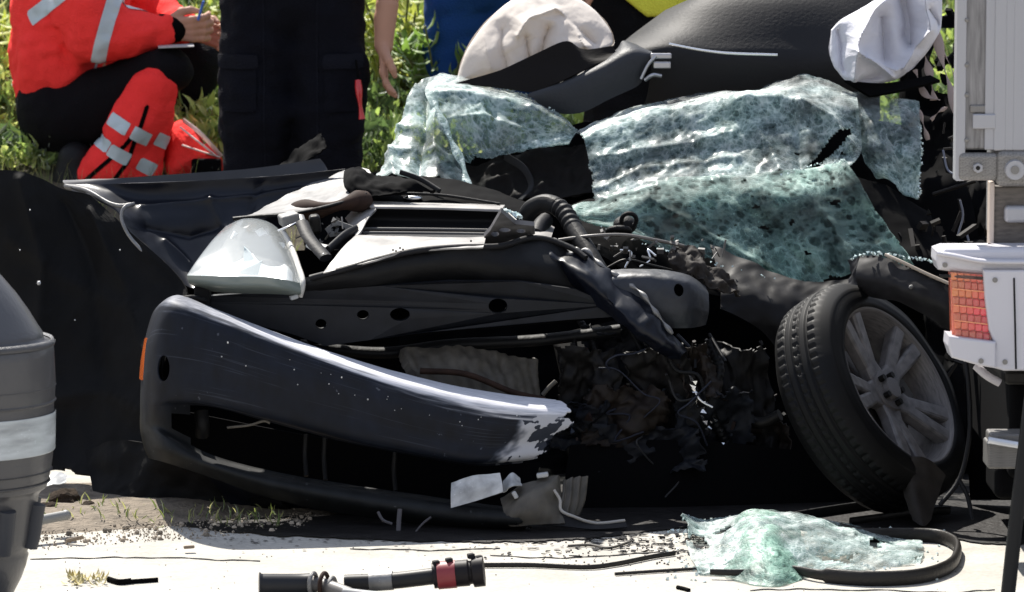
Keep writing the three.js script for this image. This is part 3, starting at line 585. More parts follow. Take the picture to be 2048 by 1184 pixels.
{ // small torn scrap that nobody could count, dark pieces and shiny ones
  const scrap = (n, list, s0, s1) => { const g = []; for (let i = 0; i < n; i++) { const [x, y, z, rx, ry] = pick(list); const p = P(x + rr(-rx, rx), y + rr(-ry, ry), z + rr(-.06, .06)), s = rr(s0, s1);
    const k = rnd(), q = k < .4 ? new THREE.BoxGeometry(s * rr(.6, 2.4), s * rr(.2, .6), s * rr(.3, 1)) : k < .7 ? new THREE.CylinderGeometry(s * .16, s * .16, s * rr(1.5, 4), 7) : new THREE.TetrahedronGeometry(s * .6, 0).scale(1, rr(.3, .8), rr(.4, 1));
    q.applyMatrix4(new THREE.Matrix4().makeRotationFromEuler(new THREE.Euler(rr(0, 6), rr(0, 6), rr(0, 6)))); g.push(q.translate(p.x, p.y, p.z)); } return g; };
  const zone = [[1300, 760, -.66, 110, 90], [1390, 740, -.6, 60, 60], [1240, 720, -.68, 80, 70], [1400, 900, -.6, 70, 60], [1240, 880, -.7, 90, 70], [1500, 860, -.75, 70, 70], [1130, 870, -.5, 50, 60]];
  part('engine_scrap', car, scrap(90, zone, .010, .03), std([.008, .008, .0095], .45, { map: rep(dirtT, .2) }), undefined, 'stuff');
  part('engine_scrap', car, scrap(40, zone, .012, .035), std([.022, .014, .013], .6), undefined, 'stuff');
  part('engine_scrap', car, scrap(26, zone, .015, .035), std([.022, .027, .04], .4), undefined, 'stuff');
  const bits = []; for (let i = 0; i < 20; i++) { const u = i / 20 + rr(-.03, .03), p = P(1378 + u * 62 + rr(-14, 14), 762 + u * 120 + rr(-10, 10), -.46), s = rr(.003, .009);
    bits.push(new THREE.TetrahedronGeometry(s, 0).scale(rr(1, 2), rr(.5, 1), 1).rotateZ(rr(0, 6)).rotateX(rr(0, 3)).translate(p.x, p.y, p.z)); }
  part('metal_shards', car, bits, M.brightMetal, undefined, 'stuff');
  part('engine_scrap', car, scrap(60, [[1400, 500, -.72, 70, 30], [640, 462, -.74, 50, 25], [1200, 470, -.82, 60, 30], [1280, 500, -.74, 70, 25]], .006, .02), std([.10, .095, .09], .5), undefined, 'stuff');
  part('engine_scrap', car, scrap(80, [[1900, 360, -1.3, 50, 160], [1860, 480, -1.2, 60, 60], [1960, 620, -1.0, 60, 200]], .012, .04), std([.012, .010, .009], .6), undefined, 'stuff');
}
for (const [k, pts] of [[.009, [[1160, 640, -.66], [1190, 700, -.6], [1180, 780, -.58], [1215, 850, -.58]]], [.006, [[1260, 660, -.62], [1300, 720, -.58], [1350, 730, -.56], [1370, 790, -.54], [1350, 860, -.54]]], [.012, [[1420, 680, -.62], [1440, 740, -.58], [1420, 800, -.56], [1450, 880, -.58], [1500, 920, -.6]]], [.005, [[1330, 690, -.5], [1352, 740, -.5], [1395, 750, -.5], [1410, 790, -.5]]], [.008, [[1100, 840, -.5], [1160, 860, -.5], [1220, 900, -.52], [1330, 920, -.54]]]]) part('engine_hose', car, tube(PP(pts), u => k * (1 + .08 * Math.sin(u * 170)), { seg: 120 }), M.blackPlastic);
for (const [x, y, z, w, h, c, a] of [[1180, 760, -.56, 60, 70, 0, .1], [1250, 830, -.52, 80, 60, 1, -.2], [1330, 780, -.54, 70, 90, 0, .3], [1420, 860, -.56, 80, 80, 2, -.1], [1480, 800, -.66, 70, 110, 0, .2], [1300, 900, -.5, 110, 50, 2, .1], [1220, 700, -.62, 70, 50, 2, -.3], [1520, 900, -.62, 70, 60, 1, .1], [1395, 745, -.54, 40, 60, 1, .4], [1160, 850, -.5, 50, 50, 2, 0]]) {
  const q = (i, j) => [x + (i - 1.5) * w / 1.5 + a * (j - 1) * h + rr(-.14, .14) * w, y + (j - 1) * h + rr(-.14, .14) * h, z + rr(-.05, .05)];
  part('crushed_panel', car, sheet([0, 1, 2].map(j => [0, 1, 2, 3].map(i => q(i, j))), { nu: 30, nv: 26, thick: .004, crumple: .022, freq: 15, crease: .022, keep: (u, v) => Math.min(u, 1 - u, v, 1 - v) > .05 + .09 * noise(u * 7 + x, v * 7, 3) }), std([[.013, .012, .012], [.024, .018, .015], [.014, .016, .022]][c], .6, { map: rep(dirtT, .12) }));
}
for (let k = 0; k < 6; k++) { const x = rr(1150, 1480), y = rr(680, 880), L = [[x, y, -.48]]; for (let q = 0; q < 4; q++) L.push([L[q][0] + rr(-50, 60), L[q][1] + rr(-20, 50), -.47 + rr(-.03, .03)]); part('wire', car, ptube(L, rr(.0018, .0035), { seg: 50, rad: 7 }), std(pick([[.035, .035, .036], [.02, .02, .02], [.022, .011, .010], [.02, .023, .035]]), .5)); }
part('shock_rod', car, ptube([[1385, 772, -.47], [1400, 800, -.46], [1425, 815, -.46]], .003), M.brightMetal);
part('lower_arm', car, ptube([[1300, 800, -.6], [1340, 765, -.58], [1372, 735, -.56]], u => .02 - .008 * u), std([.05, .06, .08], .4));
part('lower_arm', car, ptube([[1440, 820, -.62], [1520, 846, -.6], [1560, 830, -.58]], .016), M.darkMetal);

// torn white plate pieces and the beige torn corner of the bumper
part('plate_scrap', car, sheet([[[903, 966, -.13], [945, 952, -.12], [1000, 946, -.11]], [[902, 990, -.11], [950, 975, -.1], [1004, 966, -.09]], [[902, 1016, -.10], [950, 1002, -.09], [1006, 984, -.08]]], { nu: 20, nv: 10, thick: .003, crumple: .003, freq: 16 }), M.plateWhite, 'torn white plate fragment');
part('plate_scrap', car, sheet([[[1006, 962, -.14], [1025, 944, -.14], [1040, 958, -.15]], [[1004, 984, -.12], [1022, 974, -.1], [1044, 972, -.12]]], { nu: 12, nv: 8, thick: .003, crumple: .006, freq: 20 }), M.plateWhite);
part('torn_corner', car, sheet([
  [[1000, 996, -.14], [1060, 966, -.16], [1110, 950, -.18], [1122, 952, -.2]], [[1006, 1020, -.1], [1050, 990, -.1], [1100, 975, -.12], [1122, 1000, -.16]],
  [[1010, 1040, -.09], [1050, 1022, -.08], [1090, 1010, -.09], [1124, 1024, -.12]], [[1020, 1052, -.1], [1060, 1050, -.09], [1100, 1048, -.09], [1130, 1046, -.1]]], { nu: 30, nv: 24, thick: .004, crumple: .008, freq: 12 }), M.beige);
part('torn_corner', car, sheet([[[1126, 960, -.2], [1150, 954, -.22], [1176, 952, -.24]], [[1122, 1000, -.16], [1146, 1000, -.18], [1168, 1000, -.22]], [[1110, 1030, -.14], [1140, 1030, -.16], [1155, 1030, -.2]]], { nu: 16, nv: 14, thick: .004, crumple: .004, disp: u => .006 * Math.sin(u * 22), freq: 12 }), M.beige);
part('torn_rim', car, ptube([[1108, 980, -.13], [1120, 1000, -.12], [1122, 1020, -.11], [1150, 1034, -.11], [1190, 1046, -.12], [1250, 1041, -.13]], .004, { seg: 50 }), std([.35, .33, .3], .6));
part('torn_skirt', car, sheet([[[1050, 1010, -.12], [1122, 1020, -.12], [1186, 1046, -.12], [1252, 1042, -.13]], [[1050, 1048, -.1], [1122, 1052, -.1], [1186, 1058, -.1], [1254, 1054, -.11]]], { nu: 24, nv: 6, thick: .004 }), M.dash);
part('torn_clip', car, box(.03, .012, .02, P(1085, 950, -.16), [0, 0, .15]), M.plateWhite);
part('torn_clip', car, box(.012, .02, .01, P(1030, 990, -.1), [0, 0, .5]), M.plateWhite);
part('hanging_tab', car, [ptube([[800, 1018, -.13], [798, 1040, -.12], [797, 1062, -.11]], .006, { flat: .5 }), ptube([[756, 1024, -.13], [766, 1040, -.12], [784, 1048, -.12]], .004), ptube([[830, 1066, -.1], [845, 1048, -.1], [862, 1034, -.1]], .006, { flat: .5 })], std([.08, .075, .08], .5), undefined, 'stuff');

// dashboard, column shroud and flaps
part('dashboard', car, sheet([
  [[1330, 20, -2.2], [1375, 0, -2.06], [1430, -24, -1.98], [1560, -40, -1.97], [1700, -40, -1.97], [1760, -10, -1.97]],
  [[1252, 80, -2.1], [1318, 44, -1.97], [1412, 16, -1.90], [1560, 4, -1.88], [1690, 16, -1.88], [1760, 40, -1.88]],
  [[1262, 88, -1.84], [1330, 80, -1.80], [1420, 78, -1.80], [1560, 76, -1.80], [1690, 88, -1.80], [1760, 110, -1.80]],
  [[1300, 112, -1.76], [1350, 114, -1.76], [1430, 120, -1.76], [1560, 126, -1.76], [1690, 138, -1.76], [1760, 150, -1.76]],
  [[1296, 182, -1.80], [1350, 188, -1.78], [1430, 192, -1.78], [1560, 196, -1.78], [1690, 200, -1.78], [1760, 200, -1.78]],
  [[1280, 230, -1.84], [1350, 236, -1.82], [1430, 240, -1.82], [1560, 244, -1.82], [1690, 244, -1.82], [1760, 240, -1.82]]], { nu: 60, nv: 50, thick: .02, crumple: .0008, freq: 4 }), M.dash);
part('dash_trim', car, ptube([[1338, 88, -1.74], [1400, 100, -1.72], [1450, 106, -1.71], [1555, 110, -1.71]], .004, { flat: .7 }), M.brightMetal, 'bright trim strip');
part('dash_clip', car, [ptube([[1312, 112, -1.68], [1296, 130, -1.68], [1282, 158, -1.68]], .005), box(.06, .016, .02, P(1322, 112, -1.69), null), box(.05, .02, .02, P(1324, 130, -1.69), null), ptube([[1290, 160, -1.68], [1306, 150, -1.67], [1322, 152, -1.68]], .006)], std([.4, .4, .42], .3, { metalness: .8 }));
part('airbag_flap', car, sheet([
  [[912, 166, -1.69], [1000, 140, -1.70], [1070, 108, -1.71], [1132, 82, -1.72], [1168, 98, -1.73], [1225, 92, -1.74]],
  [[980, 172, -1.675], [1040, 158, -1.68], [1100, 132, -1.69], [1150, 112, -1.70], [1190, 116, -1.71], [1232, 104, -1.73]],
  [[1058, 184, -1.66], [1090, 176, -1.66], [1130, 158, -1.66], [1175, 136, -1.68], [1220, 118, -1.7], [1240, 108, -1.72]]], { nu: 40, nv: 16, thick: .006, crumple: .003, freq: 6 }), M.dashBrown);
part('lower_dash_panel', car, sheet([
  [[1150, 150, -1.68], [1180, 130, -1.72], [1230, 100, -1.78], [1250, 80, -1.82], [1300, 104, -1.8]],
  [[1060, 186, -1.66], [1130, 164, -1.66], [1210, 126, -1.68], [1262, 100, -1.70], [1304, 104, -1.72]],
  [[1070, 200, -1.655], [1140, 190, -1.65], [1210, 158, -1.66], [1270, 130, -1.68], [1302, 116, -1.7]],
  [[1100, 226, -1.67], [1160, 226, -1.66], [1220, 198, -1.67], [1272, 174, -1.69], [1286, 160, -1.72]]], { nu: 40, nv: 24, thick: .006, crumple: .003, freq: 6 }), std([.034, .036, .041], .5, { bumpMap: M.dash.bumpMap, bumpScale: .0008 }));

// airbags
part('airbag', car, bag([[912, 164, -1.8], [928, 110, -1.82], [960, 58, -1.86], [1000, 20, -1.9], [1050, -12, -1.95], [1110, -22, -1.98], [1160, 0, -1.95], [1205, 38, -1.9], [1224, 72, -1.86], [1218, 96, -1.82], [1150, 112, -1.8], [1080, 130, -1.8], [1000, 150, -1.8]], -1.86, .07, { crumple: .012, freq: 6, fold: .02, back: 1.2, nr: 60, na: 200, ridges: [[[[1035, 70], [1060, 38], [1110, 18], [1150, 58], [1170, 92]], .045, 10], [[[1095, 60], [1075, 140]], -.05, 9], [[[1052, 75], [1062, 135]], -.03, 5], [[[1120, 30], [1190, 88]], -.05, 12], [[[960, 70], [985, 150]], .02, 14], [[[1000, 60], [1015, 140]], -.025, 8]] }), M.airbag, 'cream driver airbag');
part('airbag', car, bag([[1664, 60, -1.7], [1690, 36, -1.7], [1740, 8, -1.72], [1790, -20, -1.72], [1850, -40, -1.74], [1880, -20, -1.74], [1882, 40, -1.72], [1868, 80, -1.7], [1820, 140, -1.68], [1770, 164, -1.66], [1712, 172, -1.64], [1690, 160, -1.64], [1668, 130, -1.66], [1660, 104, -1.68]], -1.7, .055, { crumple: .008, freq: 7, fold: .022, nr: 60, na: 220, ridges: [[[[1775, -10], [1740, 30], [1712, 85], [1706, 155]], .085, 11], [[[1706, 95], [1760, 130], [1785, 152]], .06, 8], [[[1735, 112], [1790, 138]], .03, 5], [[[1812, 0], [1818, 50], [1826, 92]], -.13, 10], [[[1846, -10], [1852, 60], [1806, 135]], .075, 9], [[[1768, 40], [1772, 118]], -.07, 18], [[[1680, 60], [1690, 140]], -.05, 10], [[[1858, 20], [1874, 50]], -.05, 7], [[[1720, 160], [1760, 150]], -.04, 6]] }), M.bagSkin, 'crumpled white passenger airbag');
part('airbag_base', car, sheet([[[1690, 160, -1.6], [1770, 166, -1.62], [1860, 150, -1.64]], [[1740, 192, -1.58], [1800, 180, -1.6], [1880, 160, -1.62]]], { nu: 16, nv: 6, thick: .01 }), M.black);
// torn linings on the right side of the cabin
for (const [pts, w] of [
  [[[1872, 60, -1.7], [1884, 120, -1.66], [1902, 180, -1.62], [1914, 226, -1.6]], .014], [[[1850, 110, -1.7], [1862, 160, -1.66], [1868, 200, -1.64]], .012],
  [[[1885, 100, -1.68], [1908, 150, -1.66], [1918, 200, -1.64]], .009], [[[1830, 140, -1.68], [1852, 190, -1.64], [1880, 200, -1.62]], .010], [[[1838, 220, -1.6], [1850, 260, -1.58], [1856, 280, -1.58]], .007], [[[1895, 215, -1.62], [1880, 222, -1.6], [1862, 240, -1.6]], .006]])
  part('torn_lining', car, tube(PP(pts), u => w * (.6 + .5 * Math.sin(u * 9 + w * 900)), { flat: .45, seg: 40 }), M.cloth);
part('cabin_side', car, sheet([
  [[1800, 40, -2.1], [1900, 20, -2.0], [2000, 0, -1.9]], [[1800, 240, -1.9], [1900, 240, -1.85], [2000, 240, -1.8]], [[1830, 480, -1.6], [1910, 480, -1.55], [2020, 480, -1.5]], [[1860, 700, -1.2], [1960, 700, -1.15], [2060, 700, -1.1]], [[1900, 990, -1.0], [1980, 990, -1.0], [2070, 990, -1.0]]],
  { nu: 24, nv: 60, thick: .02, crumple: .05, freq: 6, crease: .04, keep: (u, v) => !(u > .35 && u < .72 && v < .2 && noise(u * 9, v * 30, 2) > -.1) }), M.black);
part('shadow_panel', car, sheet([[[1930, 560, -.75], [2100, 540, -.7], [2400, 500, -.7]], [[1930, 800, -.55], [2100, 800, -.5], [2400, 800, -.5]], [[1940, 1000, -.5], [2100, 1000, -.48], [2400, 1000, -.48]]], { nu: 30, nv: 24, thick: .02, crumple: .02, freq: 5 }), M.black);  // added dark panel behind the truck, there to throw shadow on the ground
for (const pts of [[[1920, 400, -1.1], [1926, 430, -1.1], [1916, 470, -1.1]], [[1932, 460, -1.1], [1940, 500, -1.08], [1936, 540, -1.06]], [[1886, 300, -1.3], [1896, 340, -1.28], [1912, 350, -1.26]]]) part('loose_wire', car, ptube(pts, .003), std([.12, .13, .17], .4));

// windscreen: crazed laminated glass draped over the wreck
const screen = new THREE.Group(); screen.name = 'windscreen'; car.add(screen);
part('glass_lobe', screen, sheet([
  [[880, 148, -1.800], [930, 156, -1.780], [1000, 176, -1.740], [1070, 200, -1.700], [1120, 230, -1.660], [1148, 262, -1.620]],
  [[850, 182, -1.648], [920, 180, -1.636], [990, 196, -1.612], [1060, 222, -1.588], [1112, 244, -1.576], [1150, 268, -1.576]],
  [[872, 230, -1.552], [930, 230, -1.540], [990, 246, -1.534], [1050, 258, -1.540], [1110, 266, -1.546], [1146, 276, -1.552]],
  [[905, 292, -1.494], [945, 290, -1.488], [1000, 294, -1.494], [1050, 290, -1.506], [1100, 286, -1.518], [1140, 282, -1.524]],
  [[935, 330, -1.478], [960, 322, -1.478], [1010, 312, -1.490], [1056, 302, -1.496], [1100, 292, -1.502], [1136, 286, -1.508]]], { nu: 90, nv: 60, ridges: [[[[865, 190], [930, 190], [1010, 206], [1090, 236], [1150, 270]], .016, 9], [[[900, 240], [970, 232], [1040, 262]], .014, 8], [[[940, 300], [1040, 284], [1110, 270]], -.012, 9], [[[985, 200], [1000, 300]], -.012, 12], [[[1060, 225], [1075, 290]], .010, 7]], vary: 1.0, thick: .004, crumple: .006, freq: 9, crease: .007, keep: (u, v) => v < .95 + .07 * noise(u * 12, 3, 2) + .03 * noise(u * 40, 1, 2) }), M.glass);
part('glass_side', screen, sheet([
  [[824, 180, -1.72], [840, 164, -1.76], [872, 152, -1.8], [900, 150, -1.8]],
  [[812, 230, -1.66], [834, 200, -1.64], [856, 190, -1.66], [872, 196, -1.66]],
  [[796, 285, -1.56], [830, 262, -1.5], [868, 250, -1.5], [890, 256, -1.52]],
  [[770, 330, -1.46], [820, 320, -1.38], [880, 310, -1.4], [920, 330, -1.46]],
  [[752, 350, -1.36], [820, 352, -1.26], [890, 360, -1.3], [942, 392, -1.4]]], { nu: 40, nv: 50, ridges: [[[[838, 180], [818, 260], [786, 340]], .028, 8], [[[856, 190], [846, 270], [836, 350]], -.03, 9], [[[868, 200], [866, 290], [876, 360]], .02, 7], [[[800, 270], [850, 250], [890, 262]], .016, 7], [[[780, 320], [830, 300], [900, 318]], .02, 7]], vary: 2, thick: .004, crumple: .006, freq: 9, crease: .007 }), M.glass);
part('glass_fold', screen, ptube([[862, 186, -1.64], [878, 226, -1.54], [902, 280, -1.46], [926, 332, -1.38], [938, 378, -1.3], [962, 402, -1.22], [1000, 412, -1.1], [1030, 432, -.95]], u => .010 + .004 * Math.sin(u * 40), { seg: 80, flat: .5 }), M.glassFold);
part('glass_main', screen, sheet([
  [[1150, 266, -1.620], [1200, 240, -1.660], [1290, 212, -1.700], [1370, 196, -1.720], [1440, 186, -1.720], [1490, 186, -1.720], [1560, 160, -1.740], [1600, 148, -1.740], [1650, 160, -1.720], [1710, 188, -1.700]],
  [[1162, 276, -1.476], [1210, 258, -1.488], [1290, 232, -1.506], [1370, 214, -1.512], [1440, 204, -1.506], [1490, 202, -1.500], [1560, 196, -1.506], [1600, 194, -1.506], [1650, 200, -1.488], [1716, 206, -1.488]],
  [[1170, 310, -1.414], [1220, 300, -1.414], [1290, 282, -1.426], [1370, 268, -1.426], [1440, 258, -1.426], [1500, 252, -1.414], [1560, 250, -1.414], [1610, 248, -1.402], [1660, 252, -1.402], [1722, 262, -1.426]],
  [[1180, 360, -1.350], [1225, 350, -1.350], [1290, 335, -1.362], [1370, 320, -1.362], [1440, 310, -1.362], [1500, 305, -1.350], [1560, 305, -1.338], [1620, 304, -1.326], [1670, 306, -1.338], [1716, 316, -1.362]],
  [[1186, 404, -1.272], [1230, 394, -1.260], [1290, 376, -1.260], [1370, 362, -1.260], [1440, 356, -1.260], [1500, 354, -1.248], [1560, 350, -1.248], [1620, 346, -1.248], [1660, 340, -1.248], [1700, 332, -1.260]]],
  { nu: 110, nv: 70, ridges: [[[[1165, 285], [1240, 245], [1320, 222], [1440, 204], [1500, 205]], .012, 12], [[[1470, 215], [1560, 205], [1610, 215], [1660, 245], [1695, 300]], .03, 13], [[[1200, 318], [1340, 296], [1470, 268]], .014, 12], [[[1340, 225], [1400, 300], [1420, 350]], -.014, 14], [[[1500, 240], [1540, 300], [1560, 345]], .016, 9], [[[1590, 250], [1600, 330]], -.02, 12], [[[1190, 380], [1280, 345], [1380, 330], [1480, 320]], .014, 9], [[[1240, 260], [1290, 330]], .01, 8]], vary: 5, thick: .004, crumple: .006, freq: 9, crease: .007, keep: (u, v) => {
    const d = Math.hypot((u - (.905 - (v - .62) * .42)) / (.035 + .02 * noise(v * 9, u * 5, 1)), 0); // the tear under the right shoulder
    if (v > .48 && v < .97 && d < smooth(.48, .6, v)) return false;
    if (v > .955 && u > .58 && u < .80) return false;
    if (u < .012 + .022 * Math.abs(noise(v * 16, 2, 1)) || (v > .06 && v < .9 && noise(u * 21, v * 15, 7) > .60)) return false;
    return true; } }), M.glass);
part('glass_apron', screen, sheet([
  [[1130, 416, -1.200], [1190, 412, -1.210], [1240, 392, -1.240], [1300, 372, -1.250], [1380, 360, -1.255], [1460, 356, -1.250], [1540, 352, -1.240], [1620, 344, -1.240], [1690, 322, -1.250]],
  [[1140, 428, -1.130], [1200, 428, -1.130], [1260, 410, -1.150], [1320, 396, -1.150], [1400, 388, -1.150], [1480, 386, -1.140], [1560, 384, -1.130], [1640, 380, -1.130], [1720, 376, -1.150]],
  [[1160, 438, -1.120], [1220, 442, -1.110], [1280, 440, -1.110], [1350, 440, -1.100], [1420, 442, -1.100], [1500, 444, -1.090], [1580, 442, -1.080], [1660, 440, -1.080], [1760, 440, -1.110]],
  [[1180, 446, -1.100], [1240, 456, -1.085], [1300, 476, -1.065], [1370, 488, -1.055], [1440, 500, -1.045], [1520, 510, -1.035], [1600, 506, -1.025], [1690, 500, -1.025], [1798, 492, -1.055]],
  [[1200, 450, -1.095], [1262, 470, -1.070], [1330, 500, -1.045], [1400, 516, -1.035], [1470, 530, -1.020], [1550, 560, -1.000], [1630, 576, -0.990], [1720, 548, -0.990], [1834, 534, -1.020]]],
  { nu: 110, nv: 60, ridges: [[[[1150, 418], [1250, 396], [1340, 368], [1480, 360], [1650, 346]], .014, 9], [[[1690, 335], [1740, 430], [1810, 520]], .03, 12], [[[1300, 400], [1390, 455], [1500, 520], [1600, 570]], .016, 10], [[[1460, 380], [1530, 450], [1620, 540]], -.02, 16], [[[1600, 370], [1660, 450], [1700, 530]], .014, 9], [[[1260, 440], [1340, 495]], -.012, 9]], vary: 7, thick: .004, crumple: .006, freq: 9, crease: .007, keep: (u, v) => v < .97 + .06 * noise(u * 14, 2, 2) + .03 * noise(u * 50, 3, 1) && u < .992 - .02 * Math.abs(noise(v * 18, 1, 5)) && noise(u * 20, v * 13, 4) < .58 }), M.glassDark);
part('glass_flap', screen, sheet([
  [[1704, 190, -1.614], [1750, 186, -1.626], [1800, 192, -1.626], [1838, 204, -1.614]], [[1712, 230, -1.512], [1760, 226, -1.500], [1806, 232, -1.500], [1840, 250, -1.500]],
  [[1716, 280, -1.438], [1764, 290, -1.402], [1808, 296, -1.402], [1842, 300, -1.414]], [[1736, 330, -1.404], [1774, 340, -1.368], [1814, 350, -1.368], [1840, 352, -1.380]], [[1768, 352, -1.370], [1800, 376, -1.334], [1824, 390, -1.334], [1838, 398, -1.346]]], { nu: 44, nv: 50, ridges: [[[[1712, 200], [1735, 270], [1760, 345]], .02, 9], [[[1780, 200], [1790, 290], [1815, 380]], -.016, 12], [[[1745, 250], [1835, 270]], .01, 8]], vary: 3.0, thick: .004, crumple: .006, freq: 9, crease: .007 }), M.glass);
{ const crumbs = []; const line = (list, n, s) => { const L = PP(list); for (let i = 0; i < n; i++) { const p = along(L, rnd()); const q = rr(.4, 1) * s; crumbs.push(new THREE.TetrahedronGeometry(q, 0).rotateX(rr(0, 6)).rotateY(rr(0, 6)).translate(p.x + rr(-.004, .004), p.y + rr(-.002, .006), p.z + rr(-.004, .01))); } };
  line([[1700, 520, -.46], [1740, 508, -.46], [1780, 512, -.46], [1840, 520, -.46], [1880, 528, -.46]], 70, .006); line([[1838, 250, -1.56], [1842, 300, -1.45], [1838, 396, -1.33]], 60, .006);
  line([[1560, 352, -1.19], [1640, 330, -1.2], [1690, 322, -1.21]], 30, .005); line([[860, 186, -1.63], [900, 280, -1.45], [940, 385, -1.28]], 24, .005); line([[1000, 176, -1.73], [1080, 204, -1.69], [1148, 262, -1.6]], 40, .005); line([[1200, 455, -1.0], [1330, 500, -.94], [1550, 560, -.85]], 40, .005);
  line([[1010, 424, -.84], [1030, 430, -.84], [1040, 436, -.84]], 40, .009);
  part('glass_crumbs', screen, crumbs, std([.62, .74, .72], .2, { clearcoat: 1 }), undefined, 'stuff'); }

part('sun_blocker', car, sheet([  // added dark sheet that keeps the sun off the engine bay floor
  [[1120, 420, -1.36], [1300, 376, -1.38], [1500, 360, -1.38], [1680, 345, -1.38], [1860, 420, -1.36]], [[1130, 440, -1.26], [1300, 430, -1.26], [1500, 430, -1.24], [1680, 420, -1.24], [1880, 460, -1.24]],
  [[1150, 450, -1.2], [1300, 490, -1.14], [1500, 520, -1.12], [1680, 520, -1.12], [1900, 500, -1.14]], [[1180, 500, -1.1], [1300, 560, -1.06], [1500, 600, -1.04], [1680, 590, -1.06], [1900, 560, -1.1]]], { nu: 50, nv: 30, thick: .01, crumple: .015, freq: 6 }), M.black);
part('cabin_trim', car, sheet([
  [[930, 330, -1.62], [1010, 318, -1.62], [1100, 296, -1.62], [1180, 282, -1.62]], [[940, 362, -1.56], [1020, 356, -1.56], [1110, 340, -1.57], [1190, 330, -1.58]], [[960, 400, -1.5], [1030, 398, -1.5], [1110, 396, -1.5], [1190, 390, -1.52]]], { nu: 44, nv: 24, thick: .008, crumple: .03, freq: 9, crease: .02 }), std([.010, .008, .0075], .7));
part('seat_belt', car, ptube([[1010, 312, -1.55], [1050, 340, -1.5], [1062, 372, -1.48], [1040, 400, -1.45]], .012, { flat: .2 }), std([.02, .02, .022], .7));
// right wing panel above the wheel
part('right_wing', car, sheet([
  [[1722, 512, -.5], [1772, 510, -.44], [1800, 524, -.42], [1840, 544, -.4], [1905, 572, -.38], [1960, 590, -.4]],
  [[1712, 552, -.46], [1768, 560, -.4], [1800, 572, -.37], [1850, 590, -.35], [1905, 612, -.34], [1960, 630, -.36]],
  [[1722, 590, -.48], [1768, 598, -.42], [1800, 604, -.39], [1850, 630, -.37], [1905, 664, -.36], [1960, 690, -.38]]], { nu: 50, nv: 24, thick: .006, crumple: .006, freq: 9, keep: (u, v) => !(v < .07 && noise(u * 40, 1, 4) > .05) }), std([.024, .023, .025], .5, { map: rep(dirtT, .25) }));
part('right_wing_edge', car, ptube([[1770, 509, -.43], [1800, 522, -.41], [1850, 546, -.39], [1905, 570, -.37]], .0045), std([.4, .34, .28], .5));
part('right_wing_bolt', car, new THREE.SphereGeometry(.006, 10, 8).translate(...P(1822, 574, -.35).toArray()), M.greyMetal);
part('right_wing_fold', car, sheet([[[1700, 520, -.6], [1724, 512, -.52], [1760, 512, -.46]], [[1706, 580, -.56], [1730, 584, -.5], [1764, 590, -.43]]], { nu: 16, nv: 16, thick: .006, crumple: .02, freq: 14 }), std([.024, .023, .025], .5));
part('stub_plate', car, sheet([
  [[1770, 905, -.24], [1800, 915, -.2], [1850, 915, -.2], [1892, 950, -.24]], [[1800, 960, -.2], [1822, 965, -.17], [1850, 965, -.18], [1880, 985, -.2]], [[1826, 1040, -.14], [1840, 1050, -.12], [1850, 1052, -.12], [1862, 1040, -.14]]], { nu: 24, nv: 24, thick: .006, crumple: .008, freq: 12 }), std([.038, .033, .03], .6, { map: rep(dirtT, .2) }));
for (const pts of [[[1940, 800, -.2], [1938, 880, -.19], [1918, 960, -.17], [1880, 1010, -.14]], [[1918, 960, -.17], [1934, 990, -.16], [1945, 1040, -.14]], [[1920, 650, -.25], [1936, 760, -.21], [1940, 830, -.2]]]) part('brake_hose', car, ptube(pts, .006), M.dash);

